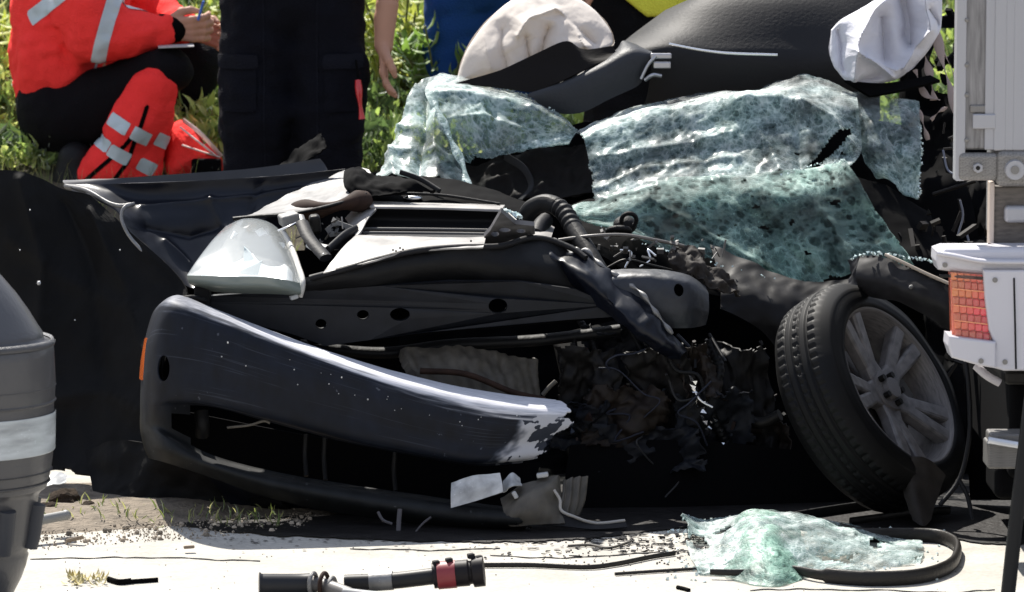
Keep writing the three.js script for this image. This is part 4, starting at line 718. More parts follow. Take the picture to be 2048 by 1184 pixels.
// wheel: tread tyre, alloy with five double spokes, hub
const wheel = new THREE.Group(); wheel.name = 'wheel'; car.add(wheel);
{
  const ax = V(.726, .50, .47).normalize(), cen = P(1792, 772, -.36), q = new THREE.Quaternion().setFromUnitVectors(V(0, 0, 1), ax);
  const put = g => g.applyQuaternion(q).translate(cen.x, cen.y, cen.z);
  const R = .300, W = .165, na = 420, prof = [];   // profile from outer bead over the tread to the inner bead
  const pr = [[.215, 0.0], [.222, .012], [.232, .0145], [.236, .0125], [.240, .0145], [.252, .0125], [.262, .0085], [.266, .0095], [.270, .005], [.284, -.006], [.293, -.020]];
  for (const p of pr) prof.push([p[0], p[1], 0]);
  const nt = 46; for (let i = 0; i <= nt; i++) { const s = i / nt; prof.push([R - .004 * (2 * s - 1) ** 2, -.024 - s * (W - .048), 1]); }
  for (const p of [...pr].reverse()) prof.push([p[0], -W - p[1], 0]);
  const pos = [], uv = [], idx = [], NP = prof.length;
  for (let i = 0; i <= na; i++) for (let j = 0; j < NP; j++) {
    const a = i / na * Math.PI * 2; let [r, z, t] = prof[j];
    if (t) { const s = (-z - .024) / (W - .048); let g = 0;
      for (const c of [.2, .4, .6, .8]) if (Math.abs(s - c) < .030) g = .005;
      const k = (a * 70 / 6.28318 + (s < .2 || s > .8 ? 0 : Math.abs(s - .5) * 1.6)) % 1; if (k < .22 && (s < .2 || s > .8 || (s > .4 && s < .6))) g = Math.max(g, .0035);
      r -= g; }
    const sag = .012 * Math.exp(-((a - 2.3) ** 2) * 3) + .006 * noise(Math.cos(a) * 2, Math.sin(a) * 2, 4);
    r += sag * smooth(.225, .29, r);
    pos.push(Math.cos(a) * r, Math.sin(a) * r, z + sag * .5); uv.push(a * R, j / NP * .5);
  }
  for (let i = 0; i < na; i++) for (let j = 0; j < NP - 1; j++) { const a = i * NP + j, b = a + NP; idx.push(a, a + 1, b, b, a + 1, b + 1); }
  const g = new THREE.BufferGeometry(); g.setAttribute('position', new THREE.Float32BufferAttribute(pos, 3)); g.setAttribute('uv', new THREE.Float32BufferAttribute(uv, 2)); g.setIndex(idx); g.computeVertexNormals();
  part('tyre', wheel, put(g), M.tyre);
  const rim = new THREE.LatheGeometry([[.222, .004], [.224, .010], [.219, .012], [.212, .004], [.205, -.02], [.196, -.05], [.192, -.12], [.205, -.18], [.212, -.19]].map(p => new THREE.Vector2(...p)), 80).rotateX(Math.PI / 2);
  part('rim', wheel, put(rim), M.alloy);
  for (let k = 0; k < 5; k++) {
    const s = new THREE.Shape(); s.moveTo(-.030, .045); s.lineTo(-.022, .08); s.lineTo(-.05, .205); s.lineTo(-.022, .209); s.lineTo(-.004, .1); s.lineTo(.004, .1); s.lineTo(.022, .209); s.lineTo(.05, .205); s.lineTo(.022, .08); s.lineTo(.030, .045); s.closePath();
    const e = new THREE.ExtrudeGeometry(s, { depth: .022, bevelEnabled: true, bevelSize: .008, bevelThickness: .006, bevelSegments: 2, curveSegments: 4 });
    const p = e.attributes.position; for (let i = 0; i < p.count; i++) { const r = Math.hypot(p.getX(i), p.getY(i)); p.setZ(i, p.getZ(i) - .055 + .03 * smooth(.05, .2, r)); } e.computeVertexNormals();
    part('spoke', wheel, put(e.rotateZ(k / 5 * 6.28318 + .55)), M.alloy);
  }
  part('hub', wheel, [put(new THREE.CylinderGeometry(.055, .06, .03, 32).rotateX(Math.PI / 2).translate(0, 0, -.035)), put(new THREE.CylinderGeometry(.028, .03, .016, 24).rotateX(Math.PI / 2).translate(0, 0, -.014))], M.alloy);
  for (let k = 0; k < 5; k++) part('wheel_nut', wheel, put(new THREE.CylinderGeometry(.009, .009, .018, 6).rotateX(Math.PI / 2).translate(Math.cos(k * 1.2566) * .04, Math.sin(k * 1.2566) * .04, -.014)), M.darkMetal);
  part('brake_disc', wheel, put(new THREE.CylinderGeometry(.14, .14, .02, 48).rotateX(Math.PI / 2).translate(0, 0, -.085)), std([.16, .14, .13], .4, { metalness: .5, map: rep(dirtT, .1) }));
  part('brake_caliper', wheel, put(new RoundedBoxGeometry(.07, .13, .05, 3, .012).translate(.115, 0, -.07).applyMatrix4(new THREE.Matrix4().makeRotationZ(.5))), std([.10, .095, .09], .6, { map: rep(dirtT, .1) }));
}

// ------------------------------------------------------------------ people
function fieldMesh(bones, o = {}) {                                // one smooth skin round tapered bones [a, b, ra, rb]
  const { cell = .012, k = 45, wrinkle = 0, wf = 10, clip } = o;
  const bb = new THREE.Box3(); for (const [a, b, ra, rb] of bones) { const m = Math.max(ra, rb) + .05; bb.expandByPoint(a.clone().addScalar(m)); bb.expandByPoint(a.clone().addScalar(-m)); bb.expandByPoint(b.clone().addScalar(m)); bb.expandByPoint(b.clone().addScalar(-m)); }
  const c = bb.getCenter(V(0, 0, 0)), size = bb.getSize(V(0, 0, 0)), half = Math.max(size.x, size.y, size.z) / 2 + cell * 3, res = Math.max(16, Math.ceil(2 * half / cell));
  const mc = new MarchingCubes(res, new THREE.MeshStandardMaterial(), false, false, 260000);
  mc.isolation = 0;
  const sum = new Float32Array(res ** 3), st = 2 * half / res, X = i => c.x - half + i * st, Y = i => c.y - half + i * st, Z = i => c.z - half + i * st;
  const ix = (v, o0) => clamp(Math.floor((v - o0 + half) / st), 0, res - 1);
  for (const [a, b, ra, rb] of bones) {
    const m = Math.max(ra, rb) + 5 / k, d = b.clone().sub(a), L = Math.max(1e-9, d.lengthSq());
    const x0 = ix(Math.min(a.x, b.x) - m, c.x), x1 = ix(Math.max(a.x, b.x) + m, c.x), y0 = ix(Math.min(a.y, b.y) - m, c.y), y1 = ix(Math.max(a.y, b.y) + m, c.y), z0 = ix(Math.min(a.z, b.z) - m, c.z), z1 = ix(Math.max(a.z, b.z) + m, c.z);
    for (let z = z0; z <= z1; z++) for (let y = y0; y <= y1; y++) for (let x = x0; x <= x1; x++) {
      const px = X(x) - a.x, py = Y(y) - a.y, pz = Z(z) - a.z, t = clamp((px * d.x + py * d.y + pz * d.z) / L);
      const e = Math.hypot(px - d.x * t, py - d.y * t, pz - d.z * t) - (ra + (rb - ra) * t);
      sum[(z * res + y) * res + x] += Math.exp(-k * e);
    }
  }
  for (let z = 0, i = 0; z < res; z++) for (let y = 0; y < res; y++) for (let x = 0; x < res; x++, i++) {
    let d = sum[i] > 1e-8 ? -Math.log(sum[i]) / k : .4;
    if (wrinkle && Math.abs(d) < .06) { const p = X(x), q = Y(y), r = Z(z); d += wrinkle * (fbm(p * wf, q * wf * .7, r * wf, 3) * 2 + (.35 - Math.abs(fbm(p * wf * .8 + 5, q * wf * 1.6, r * wf, 2)) * 2) * .8); }
    if (clip) d = Math.max(d, clip(X(x), Y(y), Z(z)));
    mc.field[i] = -d;
  }
  mc.update();
  const n = mc.count, g = new THREE.BufferGeometry(), pos = new Float32Array(mc.positionArray.slice(0, n * 3)), nor = new Float32Array(mc.normalArray.slice(0, n * 3)), uv = new Float32Array(n * 2);
  for (let i = 0; i < n; i++) {
    const l = Math.hypot(nor[i * 3], nor[i * 3 + 1], nor[i * 3 + 2]) || 1; for (let q = 0; q < 3; q++) nor[i * 3 + q] /= l;
    pos[i * 3] = c.x + pos[i * 3] * half; pos[i * 3 + 1] = c.y + pos[i * 3 + 1] * half; pos[i * 3 + 2] = c.z + pos[i * 3 + 2] * half;
    uv[i * 2] = pos[i * 3] + pos[i * 3 + 2] * .5; uv[i * 2 + 1] = pos[i * 3 + 1];
  }
  g.setAttribute('position', new THREE.BufferAttribute(pos, 3)); g.setAttribute('normal', new THREE.BufferAttribute(nor, 3)); g.setAttribute('uv', new THREE.BufferAttribute(uv, 2));
  return g;
}
// the piece of a skin where f(point) < 0, cut cleanly, lifted a little along its normals
function cutOut(g, f, lift = .003, front = false) {
  const P0 = g.attributes.position, N0 = g.attributes.normal, pos = [], nor = [], uv = [];
  for (let i = 0; i < P0.count; i += 3) {
    const vs = [0, 1, 2].map(q => { const p = V(0, 0, 0).fromBufferAttribute(P0, i + q), n = V(0, 0, 0).fromBufferAttribute(N0, i + q); return { p, n, d: f(p) }; });
    if (vs.every(v => v.d >= 0) || (front && vs[0].n.z + vs[1].n.z + vs[2].n.z < .2)) continue;
    const poly = [];
    for (let q = 0; q < 3; q++) { const a = vs[q], b = vs[(q + 1) % 3]; if (a.d < 0) poly.push(a); if ((a.d < 0) !== (b.d < 0)) { const t = a.d / (a.d - b.d); poly.push({ p: a.p.clone().lerp(b.p, t), n: a.n.clone().lerp(b.n, t) }); } }
    for (let q = 1; q + 1 < poly.length; q++) for (const v of [poly[0], poly[q], poly[q + 1]]) { const w = v.p.clone().addScaledVector(v.n, lift); pos.push(w.x, w.y, w.z); nor.push(v.n.x, v.n.y, v.n.z); uv.push(w.x, w.y); }
  }
  const r = new THREE.BufferGeometry();
  r.setAttribute('position', new THREE.Float32BufferAttribute(pos, 3)); r.setAttribute('normal', new THREE.Float32BufferAttribute(nor, 3)); r.setAttribute('uv', new THREE.Float32BufferAttribute(uv, 2));
  return r;
}
const slab = (a, dirv, w, c, r) => { const n = dirv.clone().normalize(); return p => Math.max(Math.abs(p.clone().sub(a).dot(n)) - w / 2, p.distanceTo(c ?? a) - (r ?? .12)); };
// a hand: palm, four unequal bent fingers and a thumb from the side of the palm
function handBones(wrist, along_, across, curl, size = 1, side = 1) {
  const f = along_.clone().normalize(), s = across.clone().sub(f.clone().multiplyScalar(across.dot(f))).normalize(), n = f.clone().cross(s).multiplyScalar(side), B = [];
  const at = (a, b, c) => wrist.clone().addScaledVector(f, a * size).addScaledVector(s, b * size).addScaledVector(n, c * size);
  for (const b of [-.028, -.01, .01, .028]) B.push([at(.005, b * .7, 0), at(.088, b * 1.08, 0), .0145 * size, .0115 * size]);
  B.push([at(-.09, 0, 0), at(.0, 0, 0), .031 * size, .025 * size]);
  [[-.031, .066], [-.0105, .080], [.0105, .086], [.031, .076]].forEach(([b, L], i) => {
    let p = at(.088, b, 0), ang = curl * (.45 + .06 * i);
    [.46, .31, .23].forEach((q, j) => { const e = p.clone().addScaledVector(f, Math.cos(ang) * L * q * size).addScaledVector(n, -Math.sin(ang) * L * q * size).addScaledVector(s, b * .08 * size); B.push([p, e, (.0095 - j * .0008) * size, (.0088 - j * .0009) * size]); p = e; ang += curl * .75; });
  });
  const t0 = at(.02, .03, -.004), t1 = at(.052, .052, -.018), t2 = at(.078, .054, -.030), t3 = at(.1, .049, -.038);
  B.push([t0, t1, .0145 * size, .012 * size], [t1, t2, .0115 * size, .0105 * size], [t2, t3, .0105 * size, .008 * size]);
  return B;
}
function headParts(parent, at, face, skin, hairM) {
  const f = face.clone().normalize(), up = V(0, 1, 0), s = up.clone().cross(f).normalize();
  const q = (a, b, c) => at.clone().addScaledVector(s, a).addScaledVector(up, b).addScaledVector(f, c);
  const g = fieldMesh([[q(0, .03, -.02), q(0, .02, .02), .092, .088], [q(0, -.06, .03), q(0, -.08, .055), .06, .045], [q(0, -.02, .095), q(0, -.035, .108), .012, .015], [q(.082, -.015, -.01), q(.084, .015, -.012), .014, .016], [q(-.082, -.015, -.01), q(-.084, .015, -.012), .014, .016], [q(-.03, .012, .086), q(.03, .012, .086), .012, .012], [q(-.02, -.062, .09), q(.02, -.062, .09), .008, .008]], { cell: .006, k: 120 });
  const m = part('head', parent, g, skin);
  for (const e of [-1, 1]) part('eye', parent, new THREE.SphereGeometry(.011, 14, 10).translate(...q(e * .031, 0, .082).toArray()), M.white);
  part('hair', parent, fieldMesh([[q(0, .05, -.03), q(0, .06, .02), .094, .085], [q(0, -.03, -.055), q(0, .0, -.05), .065, .08]], { cell: .009, k: 90, wrinkle: .004, wf: 40 }), hairM);
  return m;
}
const skinM = std([.44, .24, .165], .6, { specularIntensity: .5, bumpMap: rep(grainT, .03), bumpScale: .0006 }), hairM = std([.03, .02, .015], .7);
const clothBump = rep(grainT, .05);
const fabric = (c, r = .92) => std(c, r, { bumpMap: clothBump, bumpScale: .003, specularIntensity: .25 });
const reflM = std([.46, .54, .58], .4, { bumpMap: rep(grainT, .03), bumpScale: .0008, clearcoat: .3 });

// crouching rescuer in the red jacket, facing right
{
  const z = -4.05, J = (x, y, dz = 0) => P(x, y, z + dz);
  const hip = J(140, 205, .05), hipF = J(150, 205, -.25), waist = J(140, 110, -.1), chest = J(165, -10, -.1), neck = J(205, -120, -.1);
  const shN = J(170, -75, .12), elN = J(195, 66, .22), wrN = J(330, 58, .16), shF = J(215, -75, -.3), elF = J(300, 30, -.36), wrF = J(392, 62, -.06);
  const knN = J(335, 142, .22), anN = J(212, 352, .2), knF = J(388, 126, -.22), anF = J(330, 330, -.2);
  const o = thing('person', 'crouching person in red hi-vis jacket with silver bands, writing on a knee', 'person', V(J(200, 380).x, bank(J(200, 380).x, z), z));
  const f = V(1, -.05, .12), hN = handBones(wrN, V(1, .0, .12), V(-.1, 1, .2), .75, 1.08), hF = handBones(wrF, V(.8, -.15, .4), V(.1, 1, 0), .9, 1.02, -1);
  part('body', o, fieldMesh([[hip, waist, .12, .12], [hipF, waist, .12, .12], [waist, chest, .13, .14], [chest, neck, .13, .06], [neck, J(225, -175, -.1), .055, .05], [shN, elN, .05, .042], [elN, wrN, .04, .03], [shF, elF, .05, .042], [elF, wrF, .04, .03], [hip, knN, .075, .055], [knN, anN, .055, .04], [hipF, knF, .075, .055], [knF, anF, .055, .04], [anN, J(250, 385, .24), .04, .035], [anF, J(400, 372, -.2), .04, .035]], { cell: .02 }), skinM);
  part('hand', o, fieldMesh([...hN, [elN.clone().lerp(wrN, .6), wrN, .036, .028]], { cell: .0038, k: 260 }), skinM);
  part('hand', o, fieldMesh(hF, { cell: .0038, k: 260 }), skinM);
  const jacketG = fieldMesh([[J(112, 130, .06), J(112, 15, .04), .14, .15], [J(105, 165, 0), J(120, 60, -.1), .12, .16], [J(180, 115, -.15), J(170, -20, -.12), .13, .15], [J(150, 20, -.05), J(190, -70, -.1), .16, .13], [shN, J(172, 10, .2), .105, .10], [J(172, 10, .2), elN, .10, .093], [elN, J(262, 66, .19), .092, .075], [J(262, 66, .19), wrN.clone().lerp(elN, .05), .075, .056], [shF, elF, .095, .085], [elF, wrF.clone().lerp(elF, .2), .085, .055], [J(75, 190, .02), J(80, 120, -.02), .06, .1], [J(250, 150, -.06), J(220, 100, -.1), .04, .08]],
    { cell: .0105, k: 48, wrinkle: .015, wf: 9, clip: (x, y, zz) => { const n = noise(x * 6, zz * 6, 1) * .02, yl = J(120, 150).y - .3 * (x - J(120, 0).x) * -1; return (J(60, 212).y + (x - J(60, 0).x) * .30 + n) - y; } });
  const red = fabric([.95, .05, .045]);
  const bands = [slab(J(214, 60, .24), J(250, 70).sub(J(212, 60)), .047, J(214, 60, .24), .2), slab(J(140, -22, .2), V(.55, -.75, 0), .05, J(140, -5, .2), .16), slab(J(245, 8, 0), V(.12, 1, 0), .042, J(240, 8, .1), .12)];
  const jacket = part('jacket', o, jacketG.clone(), red);
  bands.forEach(b => part('reflective_band', jacket, cutOut(jacketG, b), reflM));
  part('cuff', jacket, fieldMesh([[J(326, 58, .165), J(350, 58, .155), .052, .046]], { cell: .006, k: 120 }), M.black);
  const thighG = fieldMesh([[J(110, 215, .05), J(190, 210, .06), .135, .12], [J(160, 215, -.2), J(200, 200, -.2), .13, .11], [J(150, 230, .08), knN, .13, .085], [J(170, 215, -.2), knF, .12, .09], [knF, J(368, 240, -.2), .088, .07], [J(368, 240, -.2), anF, .07, .06], [J(110, 260, .0), J(170, 265, .02), .1, .1]], { cell: .0115, k: 48, wrinkle: .009, wf: 8 });
  part('trousers', o, thighG, fabric([.005, .0045, .006]));
  const legG = fieldMesh([[J(326, 126, .25), J(314, 172, .25), .036, .062], [J(310, 170, .26), J(262, 255, .27), .072, .084], [J(290, 220, .26), J(222, 345, .25), .075, .088], [J(310, 240, .25), J(280, 345, .22), .06, .07], [J(230, 300, .24), J(180, 345, .22), .05, .05]], { cell: .0095, k: 60, wrinkle: .014, wf: 9 });
  const leg = part('trouser_leg', o, legG.clone(), fabric([.93, .045, .042]), 'red lower trouser leg with silver patches');
  const ld = J(212, 352).sub(J(335, 142)), ln = V(-ld.y, ld.x, 0).normalize();
  for (const [x, y, w] of [[240, 246, .075], [206, 286, .055], [284, 270, .06], [326, 284, .055], [240, 308, .075], [292, 334, .06]]) {
    const c = J(x, y, .3), d = ld.clone().normalize();
    part('reflective_patch', leg, cutOut(legG, p => { const q = p.clone().sub(c); q.z = 0; return Math.max(Math.abs(q.dot(d)) - .023, Math.abs(q.dot(ln)) - w / 2); }, .003, true), reflM);
  }
  for (const L of [[[312, 200], [300, 240], [270, 275], [232, 310], [185, 350]], [[290, 262], [272, 310], [240, 354]]]) part('fold_shade', leg, cutOut(legG, p => { let m = 9; for (let i = 0; i + 1 < L.length; i++) { const a = J(...L[i]), b = J(...L[i + 1]), d = b.clone().sub(a); d.z = 0; const q = p.clone().sub(a); q.z = 0; const t = clamp(q.dot(d) / d.lengthSq()); m = Math.min(m, q.sub(d.multiplyScalar(t)).length()); } return m - .007; }, .002, true), M.black);  // shade in the folds put on as black strips
  for (const [a, b] of [[J(140, 372, .2), J(215, 372, .26)], [J(330, 360, -.2), J(420, 372, -.2)]]) part('boot', o, fieldMesh([[a, b, .055, .048], [a, a.clone().add(V(.02, .09, 0)), .055, .06]], { cell: .01, k: 60 }), M.blackPlastic);
  headParts(o, J(235, -215, -.1), V(1, -.45, .2), skinM, hairM);
  single('pen', 'blue pen held in the crouching person\'s hand', 'pen', rod(J(396, 40, .18), J(407, 2, .2), .005, .004), std([.05, .16, .6], .3), J(400, 20, .19));
  single('notepad', 'thin white notepad lying on the crouching person\'s red knee', 'notepad', box(.12, .004, .09, J(352, 92, .24), [.04, .1, .03], .001), M.plateWhite, J(352, 92, .24));
  // red bag on the ground behind the leg
  const bg = thing('bag', 'red bag with white piping on the bank right of the crouching person', 'bag', J(390, 345, .1));
  part('bag_body', bg, bag([[340, 250], [366, 240], [400, 268], [440, 308], [446, 330], [440, 348], [380, 352], [330, 346]].map(p => [...p, z + .12]), z + .12, .13, { crumple: .012, freq: 9, fold: .01 }), red);
  for (const a of [[[366, 240, z + .2], [402, 268, z + .25], [442, 312, z + .18]], [[360, 254, z + .25], [395, 282, z + .27], [430, 310, z + .22]], [[364, 290, z + .26], [400, 302, z + .26], [438, 314, z + .2]]]) part('piping', bg, ptube(a, .008, { flat: .4 }), fabric([.8, .62, .58]));
  part('bag_pocket', bg, pbox(382, 318, 442, 352, z + .27, .04, .01), M.black);
}
// standing figures; legs, arms and trunk follow a plain upright stance
function standing(label, px, z, pal, pose = {}) {
  const x = P(px, 100, z).x, y0 = pose.ground ?? bank(x, z), W = (a, b, c) => V(x + a, y0 + b, z + c), o = thing('person', label, 'person', V(x, y0, z));
  const hipY = .93, sp_ = pose.spread ?? .11, sk = pal.skin ?? skinM;
  const L = [-1, 1].map(s => ({ hip: W(s * .09, hipY, 0), knee: W(s * sp_, .49, .02), ankle: W(s * sp_ * 1.05, .09, -.02), toe: W(s * sp_ * 1.1, .045, .17), sh: W(s * .19, 1.45, -.01), el: pose.el?.[s > 0 ? 1 : 0] ? W(...pose.el[s > 0 ? 1 : 0]) : W(s * .26, 1.16, -.03), wr: pose.wr?.[s > 0 ? 1 : 0] ? W(...pose.wr[s > 0 ? 1 : 0]) : W(s * .27, .9, .03) }));
  const B = [[W(0, .95, 0), W(0, 1.15, 0), .13, .12], [W(0, 1.15, 0), W(0, 1.38, 0), .13, .15], [W(0, 1.42, 0), W(0, 1.58, .01), .07, .055]];
  for (const l of L) B.push([l.hip, l.knee, .085, .058], [l.knee, l.ankle, .058, .04], [l.ankle, l.toe, .042, .035], [W(0, 1.42, 0), l.sh, .07, .062], [l.sh, l.el, .05, .042], [l.el, l.wr, .041, .029]);
  part('body', o, fieldMesh(B, { cell: .018 }), sk);
  L.forEach((l, i) => { const s = i ? 1 : -1; part('hand', o, fieldMesh([...handBones(l.wr, pose.hand?.[i] ? V(...pose.hand[i]) : V(0, -1, .1), V(0, .1, 1), pose.curl ?? .5, 1.0, s), [l.el.clone().lerp(l.wr, .5), l.wr, .037, .028]], { cell: .0042, k: 240 }), sk); });
  const T = []; for (const l of L) { const s = Math.sign(l.hip.x - x); T.push([l.hip.clone().add(V(s * .015, .06, 0)), l.knee, .128, .112], [l.knee, l.ankle.clone().add(V(0, .02, 0)), .112, .098]); if (pal.pockets) T.push([W(s * (sp_ + .07), .66, .03), W(s * (sp_ + .07), .56, .03), .05, .05]); }
  T.push([W(0, 1.0, 0), W(0, .9, 0), .15, .15]);
  const tg = fieldMesh(T, { cell: .0115, k: 55, wrinkle: .016, wf: 7, clip: (a, b) => b - (y0 + Math.min(1.08, (pal.hem ?? .98) + .06)) });
  const tr = part('trousers', o, tg.clone(), pal.trousers);
  if (pal.pockets) for (const s of [-1, 1]) {
    const inR = (cx, cy, hw, hh) => q => Math.max(Math.abs(q.x - x - cx) - hw, Math.abs(q.y - y0 - cy) - hh);
    part('cargo_pocket', tr, cutOut(tg, inR(s * .165, .60, .055, .085), .007, true), pal.trousers);
    part('pocket_flap', tr, cutOut(tg, inR(s * .165, .675, .06, .022), .013, true), pal.trim);
    part('seam', tr, cutOut(tg, inR(s * .085, .55, .0035, .34), .003, true), pal.trim);
  }
  const S = [[W(-.05, pal.hem ?? .98, 0), W(-.05, 1.2, 0), .165, .13], [W(.05, pal.hem ?? .98, 0), W(.05, 1.2, 0), .165, .13], [W(-.06, 1.2, 0), W(-.08, 1.4, 0), .13, .12], [W(.06, 1.2, 0), W(.08, 1.4, 0), .13, .12]];
  for (const l of L) { S.push([W(0, 1.45, 0), l.sh, .07, .075], [l.sh, l.sh.clone().lerp(l.el, pal.longSleeve ? 1 : .7), .07, .068]); if (pal.longSleeve) S.push([l.el, l.wr.clone().lerp(l.el, .1), .066, .05]); }
  const top = part('jacket', o, fieldMesh(S, { cell: .0115, k: 55, wrinkle: .009, wf: 8, clip: (a, b) => (y0 + (pal.hem ?? .98) - .04 + (pal.tilt ?? 0) * Math.max(0, x - .03 - a)) - b }), pal.top);
  for (const l of L) part('boot', o, fieldMesh([[l.ankle, l.toe, .055, .05], [l.ankle, l.ankle.clone().add(V(0, .1, 0)), .055, .06]], { cell: .012, k: 60 }), M.blackPlastic);
  headParts(o, W(0, 1.69, .02), pose.face ?? V(-.5, -.3, -.8), sk, hairM);
  return o;
}
{
  const z = -3.25, navy = fabric([.0042, .0045, .008]);
  const g0 = P(585, -20, z).y - .90, x0 = P(585, 0, z).x;
  const A = (x, y, dz = 0) => { const p = P(x, y, z + dz); return [p.x - x0, p.y - g0, p.z - z]; };
  standing('person in dark navy trousers standing with bare forearm hanging beside the hip', 585, z, { trousers: navy, top: fabric([.012, .014, .03]), pockets: true, trim: fabric([.007, .0075, .012]), hem: .98 },
    { ground: g0, spread: .12, el: [A(478, -60, -.10), A(782, -72, .02)], wr: [A(478, 66, -.2), A(768, 92, .05)], hand: [[0, -1, .1], [0, -1, .12]], curl: .42, face: V(-.7, -.4, -.5) });
  const t = thing('torch', 'small red torch hanging at the standing person\'s hip', 'torch', P(720, 200, z + .15));
  part('torch_body', t, tube(PP([[716, 160, z + .14], [719, 195, z + .15], [724, 238, z + .15]]), u => .009 + .003 * Math.sin(u * 7)), std([.5, .015, .02], .35, { clearcoat: .5 }));
  part('torch_strap', t, tube(PP([[712, 120, z + .13], [715, 145, z + .14], [717, 165, z + .14]]), .004), M.black);
}
standing('person in blue trousers half hidden behind the cream airbag', 975, -4.45, { trousers: fabric([.012, .05, .19]), top: fabric([.012, .05, .17]), longSleeve: true, hem: .95 }, { el: [[-.2, 1.2, -.1], [.2, 1.2, -.1]], wr: [[-.05, 1.14, .2], [.05, 1.12, .2]], ground: P(975, 0, -4.45).y - .80, face: V(.4, -.3, -1) });
standing('person in black trousers and bright yellow hi-vis top behind the dashboard', 1308, -3.6, { trousers: fabric([.005, .005, .006]), top: fabric([.66, .64, .07]), longSleeve: true, hem: .99, tilt: .8 }, { ground: P(1308, 36, -3.6).y - .94, spread: .12, face: V(-.3, -.3, 1), el: [[-.27, 1.2, 0], [.28, 1.2, .05]], wr: [[-.22, 1.1, .2], [.16, .98, .22]] });

// ------------------------------------------------------------------ plants on the bank
const leafCols = [[.21, .26, .06], [.14, .19, .045], [.065, .10, .025], [.29, .32, .10], [.34, .34, .14], [.04, .065, .02], [.27, .23, .12]];
function leafGeo(w, l) {                                            // a bent, pointed leaf of six faces
  const g = new THREE.BufferGeometry();
  g.setAttribute('position', new THREE.Float32BufferAttribute([0, 0, 0, -w, l * .35, .1 * l, 0, l * .4, 0, w, l * .35, .1 * l, -w * .7, l * .7, .02 * l, 0, l * .75, -.08 * l, w * .7, l * .7, .02 * l, 0, l, -.22 * l], 3));
  g.setAttribute('uv', new THREE.Float32BufferAttribute(new Array(16).fill(0), 2));
  g.setIndex([0, 2, 1, 0, 3, 2, 1, 2, 5, 1, 5, 4, 2, 3, 6, 2, 6, 5, 4, 5, 7, 5, 6, 7]); g.computeVertexNormals(); return g;
}
const leafM = std([1, 1, 1], 1, { transmission: .52, thickness: 0 });
function stuffLeaves(name, n, geo, place, mat = leafM) {
  const m = new THREE.InstancedMesh(geo, mat, n); m.name = numbered(name); m.userData.kind = 'stuff'; shade(m);
  const M4 = new THREE.Matrix4(), Q = new THREE.Quaternion(), c = new THREE.Color();
  for (let i = 0; i < n; i++) { const r = place(i); Q.setFromEuler(new THREE.Euler(r.e[0], r.e[1], r.e[2])); M4.compose(r.p, Q, V(r.s, r.s, r.s)); m.setMatrixAt(i, M4); c.setRGB(...r.c); m.setColorAt(i, c); }
  scene.add(m); return m;
}
const tint = (c, k) => c.map(v => v * k);
const clumpAt = (x, y, z) => noise(x * 2.6, y * 2.6, z * 2.6) + .5 * noise(x * 7, y * 7, z * 7);
const spot = (z0, z1) => { const z = rr(z0, z1), w = (10 - z) / F * 1450; return [rr(-w, w * .95), z]; };
stuffLeaves('undergrowth', 150000, leafGeo(.0105, .052), () => {
  let x, z, y, q = 0; do { [x, z] = spot(-3.9, -7.4); y = bank(x, z) + rr(0, 1) ** 1.3 * (.34 + .22 * noise(x * 2.2, z * 2.2, 3)) * (z > -4.3 ? .35 : z > -4.8 ? .65 : 1); q = clumpAt(x, y, z); } while (q < rr(-.45, .2));
  const c = pick(q > .3 ? [0, 3, 3, 4, 0, 1] : q > 0 ? [0, 1, 1, 2, 3] : [1, 2, 5, 5]);
  return { p: V(x, y, z), e: [rr(-1.4, 1.4), rr(0, 6.3), rr(-1.2, 1.2)], s: rr(.5, 1.5), c: tint(leafCols[c], rr(1.3, 3.0)) };
});
stuffLeaves('grass', 27000, (() => { const g = new THREE.BufferGeometry(); g.setAttribute('position', new THREE.Float32BufferAttribute([-.003, 0, 0, .003, 0, 0, -.0025, .1, .01, .0025, .1, .01, -.0015, .2, .05, .0015, .2, .05, 0, .27, .11], 3)); g.setAttribute('uv', new THREE.Float32BufferAttribute(new Array(14).fill(0), 2)); g.setIndex([0, 1, 2, 1, 3, 2, 2, 3, 4, 3, 5, 4, 4, 5, 6]); g.computeVertexNormals(); return g; })(), () => {
  const [x, z] = spot(-2.9, -7); return { p: V(x, bank(x, z) - .02, z), e: [rr(-.4, .4), rr(0, 6.3), rr(-.4, .4)], s: rr(.4, 1.3) * (z < -4.6 ? 1.1 : z > -4.2 ? .32 : .6), c: tint(leafCols[pick([0, 1, 3, 4, 4, 6])], rr(.7, 1.4)) };
});
// single plants that stand out: leafy stems
function leafyPlant(label, px, py, z, h, n, w, cols) {
  const x = P(px, py, z).x, b = V(x, bank(x, z), z), o = thing('weed_plant', label, 'plant', b), stems = [], leaves = [];
  for (let s = 0; s < n; s++) {
    const t = V(rr(-w, w), h * rr(.65, 1), rr(-w, w)), pts = [b.clone(), b.clone().add(V(t.x * .35, t.y * .5, t.z * .35)), b.clone().add(t)];
    stems.push(tube(pts, .004, { seg: 8, rad: 5 }));
    const cv = new THREE.CatmullRomCurve3(pts);
    for (let k = 0; k < 26; k++) { const p = cv.getPoint(rr(.15, 1)); leaves.push(leafGeo(rr(.010, .018), rr(.06, .11)).applyMatrix4(new THREE.Matrix4().makeRotationFromEuler(new THREE.Euler(rr(.5, 1.9), rr(0, 6.3), rr(-.4, .4), 'YXZ'))).translate(p.x, p.y, p.z)); }
  }
  part('stem', o, stems, std([.12, .13, .04], .8));
  part('foliage', o, leaves, std(cols, 1, { transmission: .5, thickness: 0 }));
}
leafyPlant('tall yellow-green weed at the left edge behind the crouching person', 12, 100, -4.7, .55, 9, .2, [.42, .48, .08]);
